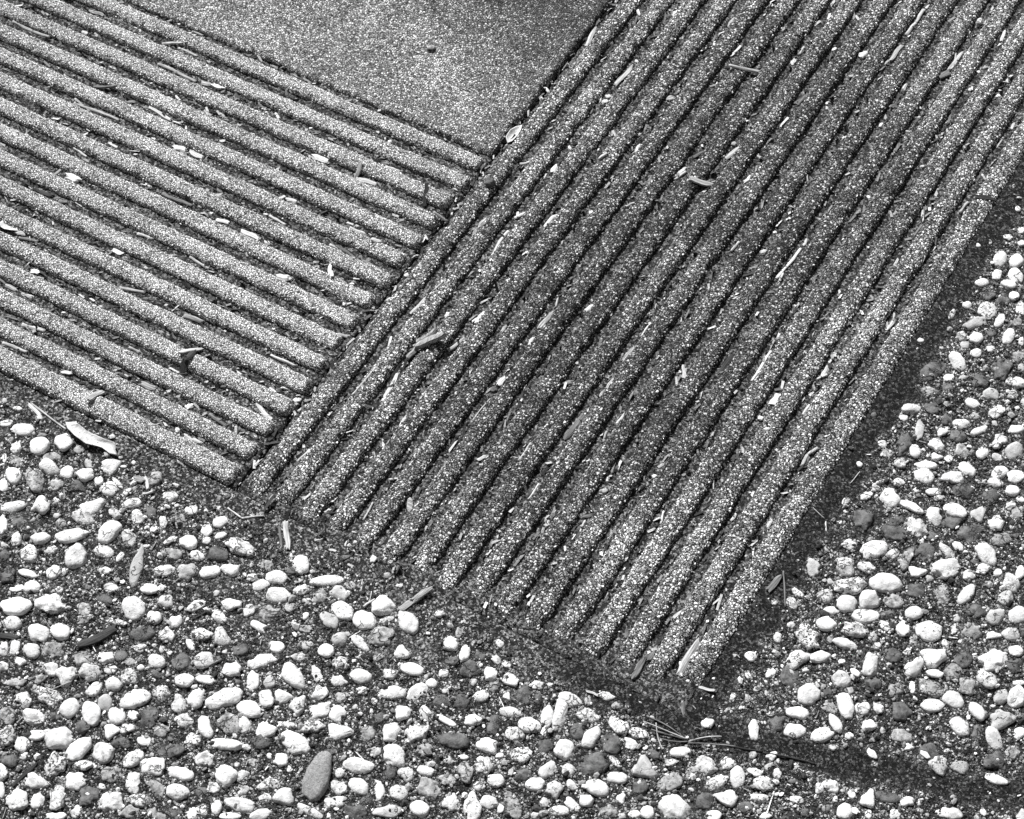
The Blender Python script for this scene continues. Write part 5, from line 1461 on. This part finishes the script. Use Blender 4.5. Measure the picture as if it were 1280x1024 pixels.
def scrap_leaf(name, pts, mat, curl, thick, parent=None, loc=(0, 0, 0)):
    """A thin dry leaf piece: outline filled with rings, cupped, with its own thickness."""
    p = np.array(pts); n = len(p); c = p.mean(0)
    rings = [0.0, .3, .6, .85, 1.0]
    d = p - c; ax = np.linalg.svd(d)[2]
    layers = []
    for s, zoff in ((1, thick / 2), (-1, -thick / 2)):
        vs = [(c[0], c[1], zoff)]
        for r in rings[1:]:
            for q in d:
                al, ac = q @ ax[0], q @ ax[1]
                z = zoff + curl * r * r * (abs(ac) * 1.6 + .10 * abs(al)) + .0006 * math.sin(al * 260) * r
                vs.append((c[0] + q[0] * r, c[1] + q[1] * r, z))
        layers.append(vs)
    m = len(layers[0]); v = layers[0] + layers[1]; f = []
    for k, off in ((0, 0), (1, m)):
        for j in range(n):
            a, b = 1 + j, 1 + (j + 1) % n
            tri = (off, off + a, off + b); f.append(tri if k == 0 else tri[::-1])
            for r in range(len(rings) - 2):
                o1, o2 = off + r * n, off + (r + 1) * n
                qd = (o1 + a, o2 + a, o2 + b, o1 + b); f.append(qd if k == 0 else qd[::-1])
    o1 = (len(rings) - 2) * n
    for j in range(n):
        a, b = o1 + 1 + j, o1 + 1 + (j + 1) % n
        f.append((a, m + a, m + b, b))
    me = bpy.data.meshes.new(name); me.from_pydata([(x - loc[0], y - loc[1], z) for x, y, z in v], [], f)
    me.polygons.foreach_set('use_smooth', [True] * len(f)); me.materials.append(mat); me.update()
    return link(name, me, parent, loc)


NAMES = {'t': ('twig', 'twig', 'twigs lying on the ribbed slabs'), 'c': ('wood_chip', 'wood chip', 'wood chips caught between the ribs'),
         's': ('stone_chip', 'stone chip', 'loose stone chips on the slabs'), 'p': ('seed_pod', 'seed pod', None),
         'l': ('leaf_scrap', 'leaf', None)}
merged = {}
for i, row in enumerate(STK.split('\n')):
    dat, lab = row.split('|')
    q = dat.split(); x1, y1, x2, y2, w = [float(k) / 1000 for k in q[:5]]; tone, kd, mg = q[5][0], q[5][1], q[5][2:]
    nm, cat, grp = NAMES[kd]
    rs = np.random.default_rng(900 + i)
    L = math.hypot(x2 - x1, y2 - y1)
    mx, my = (x1 + x2) / 2, (y1 + y2) / 2
    if 'bark' in lab: nm, cat, grp = 'bark_piece', 'bark', None
    if kd in 'sp':
        Ls = max(L, w * .9)
        ang = math.atan2(y2 - y1, x2 - x1)
        a = (math.cos(ang) * Ls / 2, math.sin(ang) * Ls / 2); b = (-math.sin(ang) * w / 2, math.cos(ang) * w / 2)
        v, f = pebble_geo(a, b, 'o' if kd == 'p' else 'n', 'W', 2000 + i, 3)
        o = link(nm, mesh_from(nm, v, f, PM[tone] if kd == 's' else WM['L']), None, (mx, my, surf(mx, my) + min(w, Ls) * .22))
        tag(o, lab, cat, grp); continue
    if kd == 'l':
        th = math.atan2(y2 - y1, x2 - x1); c, s = math.cos(th), math.sin(th)
        sh = [(-.5, -.1), (-.3, .42), (.05, .5), (.3, .3), (.55, .0), (.3, -.34), (0, -.5), (-.35, -.4)]
        pts = [(mx + c * u * L * 1.1 - s * k * w, my + s * u * L * 1.1 + c * k * w) for u, k in sh]
        o = scrap_leaf(nm, pts, M_LEAF, .35, .0005, None, (mx, my, 0))
        o.location.z = surf(mx, my) + .0014; tag(o, lab, cat, 'leaf scraps on the slabs'); continue
    th = min(w, .0028) * rs.uniform(.75, .95) if kd == 't' else min(w * .5, .0045) * rs.uniform(.7, 1.0)
    if mg == '1': th = w * .95
    ts = np.linspace(.04, .96, 9)
    hs = np.array([surf(x1 + (x2 - x1) * t, y1 + (y2 - y1) * t) for t in ts])
    k1 = np.polyfit(ts, hs, 1); base = k1[0] * ts + k1[1]
    lift = np.max(hs - base) * .75 + (.0012 if mg == '1' else 0)
    z1, z2 = k1[1] + lift + th / 2, k1[0] + k1[1] + lift + th / 2
    bark = 'bark' in lab
    o = link(nm, stick_mesh(nm, math.hypot(L, z2 - z1), w, th, WM[tone], 300 + i, kd, rs.uniform(-.03, .03) if kd == 't' else 0),
             None, (mx, my, (z1 + z2) / 2))
    o.rotation_euler = Euler((rs.uniform(-.25, .25), -math.atan2(z2 - z1, L), math.atan2(y2 - y1, x2 - x1)), 'XYZ')
    if mg:
        if mg in merged:                                # one bent piece: join its lengths
            M = merged[mg].matrix_basis.inverted() @ o.matrix_basis
            bm = bmesh.new(); bm.from_mesh(merged[mg].data)
            k = len(bm.verts); nf = len(bm.faces); bm.from_mesh(o.data); bm.verts.ensure_lookup_table(); bm.faces.ensure_lookup_table()
            merged[mg].data.materials.append(o.data.materials[0])
            for fc in bm.faces[nf:]: fc.material_index = len(merged[mg].data.materials) - 1
            bmesh.ops.transform(bm, matrix=M, verts=bm.verts[k:])
            bm.to_mesh(merged[mg].data); bm.free(); bpy.data.objects.remove(o); continue
        merged[mg] = o
    tag(o, lab, cat, grp)

# the long dry leaf with its stalk, lying on the pebbles
leaf_pts = [(x / 1000, y / 1000) for x, y in [(-172.1, -459.0), (-163.8, -454.4), (-148.0, -457.5), (-137.9, -456.7), (-127.2, -456.6), (-120.5, -454.9), (-116.7, -457.6), (-115.2, -460.8), (-108.6, -464.9), (-117.0, -466.7), (-126.3, -465.0), (-132.3, -466.5), (-142.0, -469.0), (-156.1, -467.0), (-167.1, -463.2)]]
lc = np.array(leaf_pts).mean(0)
leaf = scrap_leaf('dry_leaf', leaf_pts, M_LEAF, .16, .0006, None, (lc[0], lc[1], 0))
leaf.location.z = surf(lc[0], lc[1]) + .0035
tag(leaf, 'long pale dry leaf with a torn end lying between lowest left rib and pebbles', 'leaf')

# dry pine needles fanning out from one point
nd = [(460.6,-459.6,421.0,-456.6),(460.6,-459.6,420.9,-463.5),(460.6,-459.6,435.6,-466.6),(462.2,-460.8,441.8,-470.3),(461.0,-460.4,482.1,-443.5),(461.9,-462.1,496.7,-446.4),(459.1,-460.4,430.1,-466.4),(446.2,-478.4,430.4,-459.8)]
n0 = nd[0]
needles = root('pine_needles', (n0[0] / 1000, n0[1] / 1000, .001), 'spray of thin dry pine needles fanning out below the right slab corner', 'pine needles')
for i, (x1, y1, x2, y2) in enumerate(nd):
    x1, y1, x2, y2 = x1 / 1000, y1 / 1000, x2 / 1000, y2 / 1000
    L = math.hypot(x2 - x1, y2 - y1)
    o = link('needle', stick_mesh('needle', L, .0011, .0009, WM['P' if i % 3 == 1 else 'G'], 700 + i, 't', rng.uniform(-.06, .06)), needles,
             ((x1 + x2) / 2 - needles.location.x, (y1 + y2) / 2 - needles.location.y, .0022 + .0006 * (i % 3)))
    o.rotation_euler = (0, -.02, math.atan2(y2 - y1, x2 - x1))

# ------------------------------------------------------------------ crumbs nobody could count
BOX = np.array([(-1, -1, -1), (-1, 1, -1), (-1, 1, 1), (-1, -1, 1), (1, -1, -1), (1, 1, -1), (1, 1, 1), (1, -1, 1)], float) * .5
BOXF = np.array([(0, 3, 2, 1), (4, 5, 6, 7), (0, 1, 5, 4), (1, 2, 6, 5), (2, 3, 7, 6), (3, 0, 4, 7)])


def scatter(name, template, faces, pos, yaw, dims, tilt, tone, label, cat, jit=.25, smooth=False):
    n = len(pos); k = len(template)
    v = template[None] * (1 + 0 * pos[:, :1, None])
    v = v + rng.uniform(-jit, jit, (n, k, 3)) * np.abs(template).max()
    v = v * dims[:, None, :]
    v[:, :, 2] += v[:, :, 0] * tilt[:, :1] + v[:, :, 1] * tilt[:, 1:]
    c, s = np.cos(yaw)[:, None], np.sin(yaw)[:, None]
    x = v[:, :, 0] * c - v[:, :, 1] * s + pos[:, :1]; y = v[:, :, 0] * s + v[:, :, 1] * c + pos[:, 1:2]
    z = v[:, :, 2] + pos[:, 2:]
    V = np.stack([x, y, z], -1).reshape(-1, 3)
    F = (faces[None] + (np.arange(n) * k)[:, None, None]).reshape(-1, faces.shape[1])
    o = link(name, mesh_from(name, V, F, M_BITS, smooth, {'tone': np.repeat(tone, k)}))
    return tag(o, label, cat, kind='stuff')


def tones(n, a=(.45, .35, .2)):
    c = rng.choice(3, n, p=a)
    return np.where(c == 0, rng.uniform(.015, .07, n), np.where(c == 1, rng.uniform(.12, .34, n), rng.uniform(.45, .8, n)))


NL = 34000
right = rng.random(NL) < .55
gi = np.where(right, rng.integers(1, 17, NL), rng.integers(0, 17, NL))
off = rng.normal(0, .0030, NL)
# groove centres: right of each right rib, below each left rib
gx = np.where(right, (gi - 1) * P + .0022 + off, rng.uniform(-.70, -.004, NL))
gy = np.where(right, rng.uniform(-15.8 * P, .56, NL), -gi * Q - .0022 + off + .0008 - .0020 * (gi == 0))
clump = fbm(gx, gy, 30, 77)
ok = rng.random(NL) < .18 + 1.4 * np.clip(clump + .1, 0, 1)
ok &= (gy > YE)
gx, gy, right = gx[ok], gy[ok], right[ok]
n = len(gx)
yaw = np.where(right, math.pi / 2, 0) + rng.normal(0, .5, n)
ln = np.clip(rng.exponential(.0032, n), .0012, .013)
dims = np.stack([ln, np.clip(ln * rng.uniform(.12, .6, n), .0005, .0020), rng.uniform(.0005, .0013, n)], 1)
zz = .0006 + rng.uniform(0, .0016, n)
scatter('litter', BOX, BOXF, np.stack([gx, gy, zz], 1), yaw, dims, rng.normal(0, .4, (n, 2)), tones(n, (.42, .36, .22)) * .8,
        'dry crumbs and plant litter lying in the grooves between the ribs', 'litter', .34)

# grit all over the pebble ground and a little in the grooves
NG = 42000
px = rng.uniform(-.33, .78, NG); py = rng.uniform(-.83, .32, NG)
d = slab_dist(px, py); so = soil_amount(px, py)
ok = (d > .0) & (rng.random(NG) < np.where(so > .5, .30, 1.0))
px, py = px[ok], py[ok]; n = len(px)
v0, f0 = ICO[1]
r = np.clip(rng.lognormal(math.log(.00090), .50, n), .0005, .0034) * np.where(soil_amount(px, py) > .5, .7, 1)
dims = np.stack([r * rng.uniform(.9, 1.5, n), r * rng.uniform(.7, 1.1, n), r * rng.uniform(.6, .9, n)], 1)
pz = ground_z(px, py) + r * .35 + .0011
scatter('grit', v0, f0, np.stack([px, py, pz], 1), rng.uniform(0, 6.28, n), dims, rng.normal(0, .2, (n, 2)), tones(n, (.40, .40, .20)),
        'small angular grit bedded between the pebbles', 'grit', .16)
NF = 500
px = rng.uniform(-.3, .75, NF); py = rng.uniform(-.8, .3, NF); ok = slab_dist(px, py) > .002
px, py = px[ok], py[ok]; n = len(px)
dims = np.stack([np.clip(rng.exponential(.006, n), .003, .02), rng.uniform(.0004, .0009, n), rng.uniform(.0004, .0008, n)], 1)
scatter('dry_fibres', BOX, BOXF, np.stack([px, py, ground_z(px, py) + .0022], 1), rng.uniform(0, 6.28, n), dims, rng.normal(0, .08, (n, 2)),
        tones(n, (.3, .4, .3)), 'thin dry fibres and grass bits on the pebble ground', 'litter')
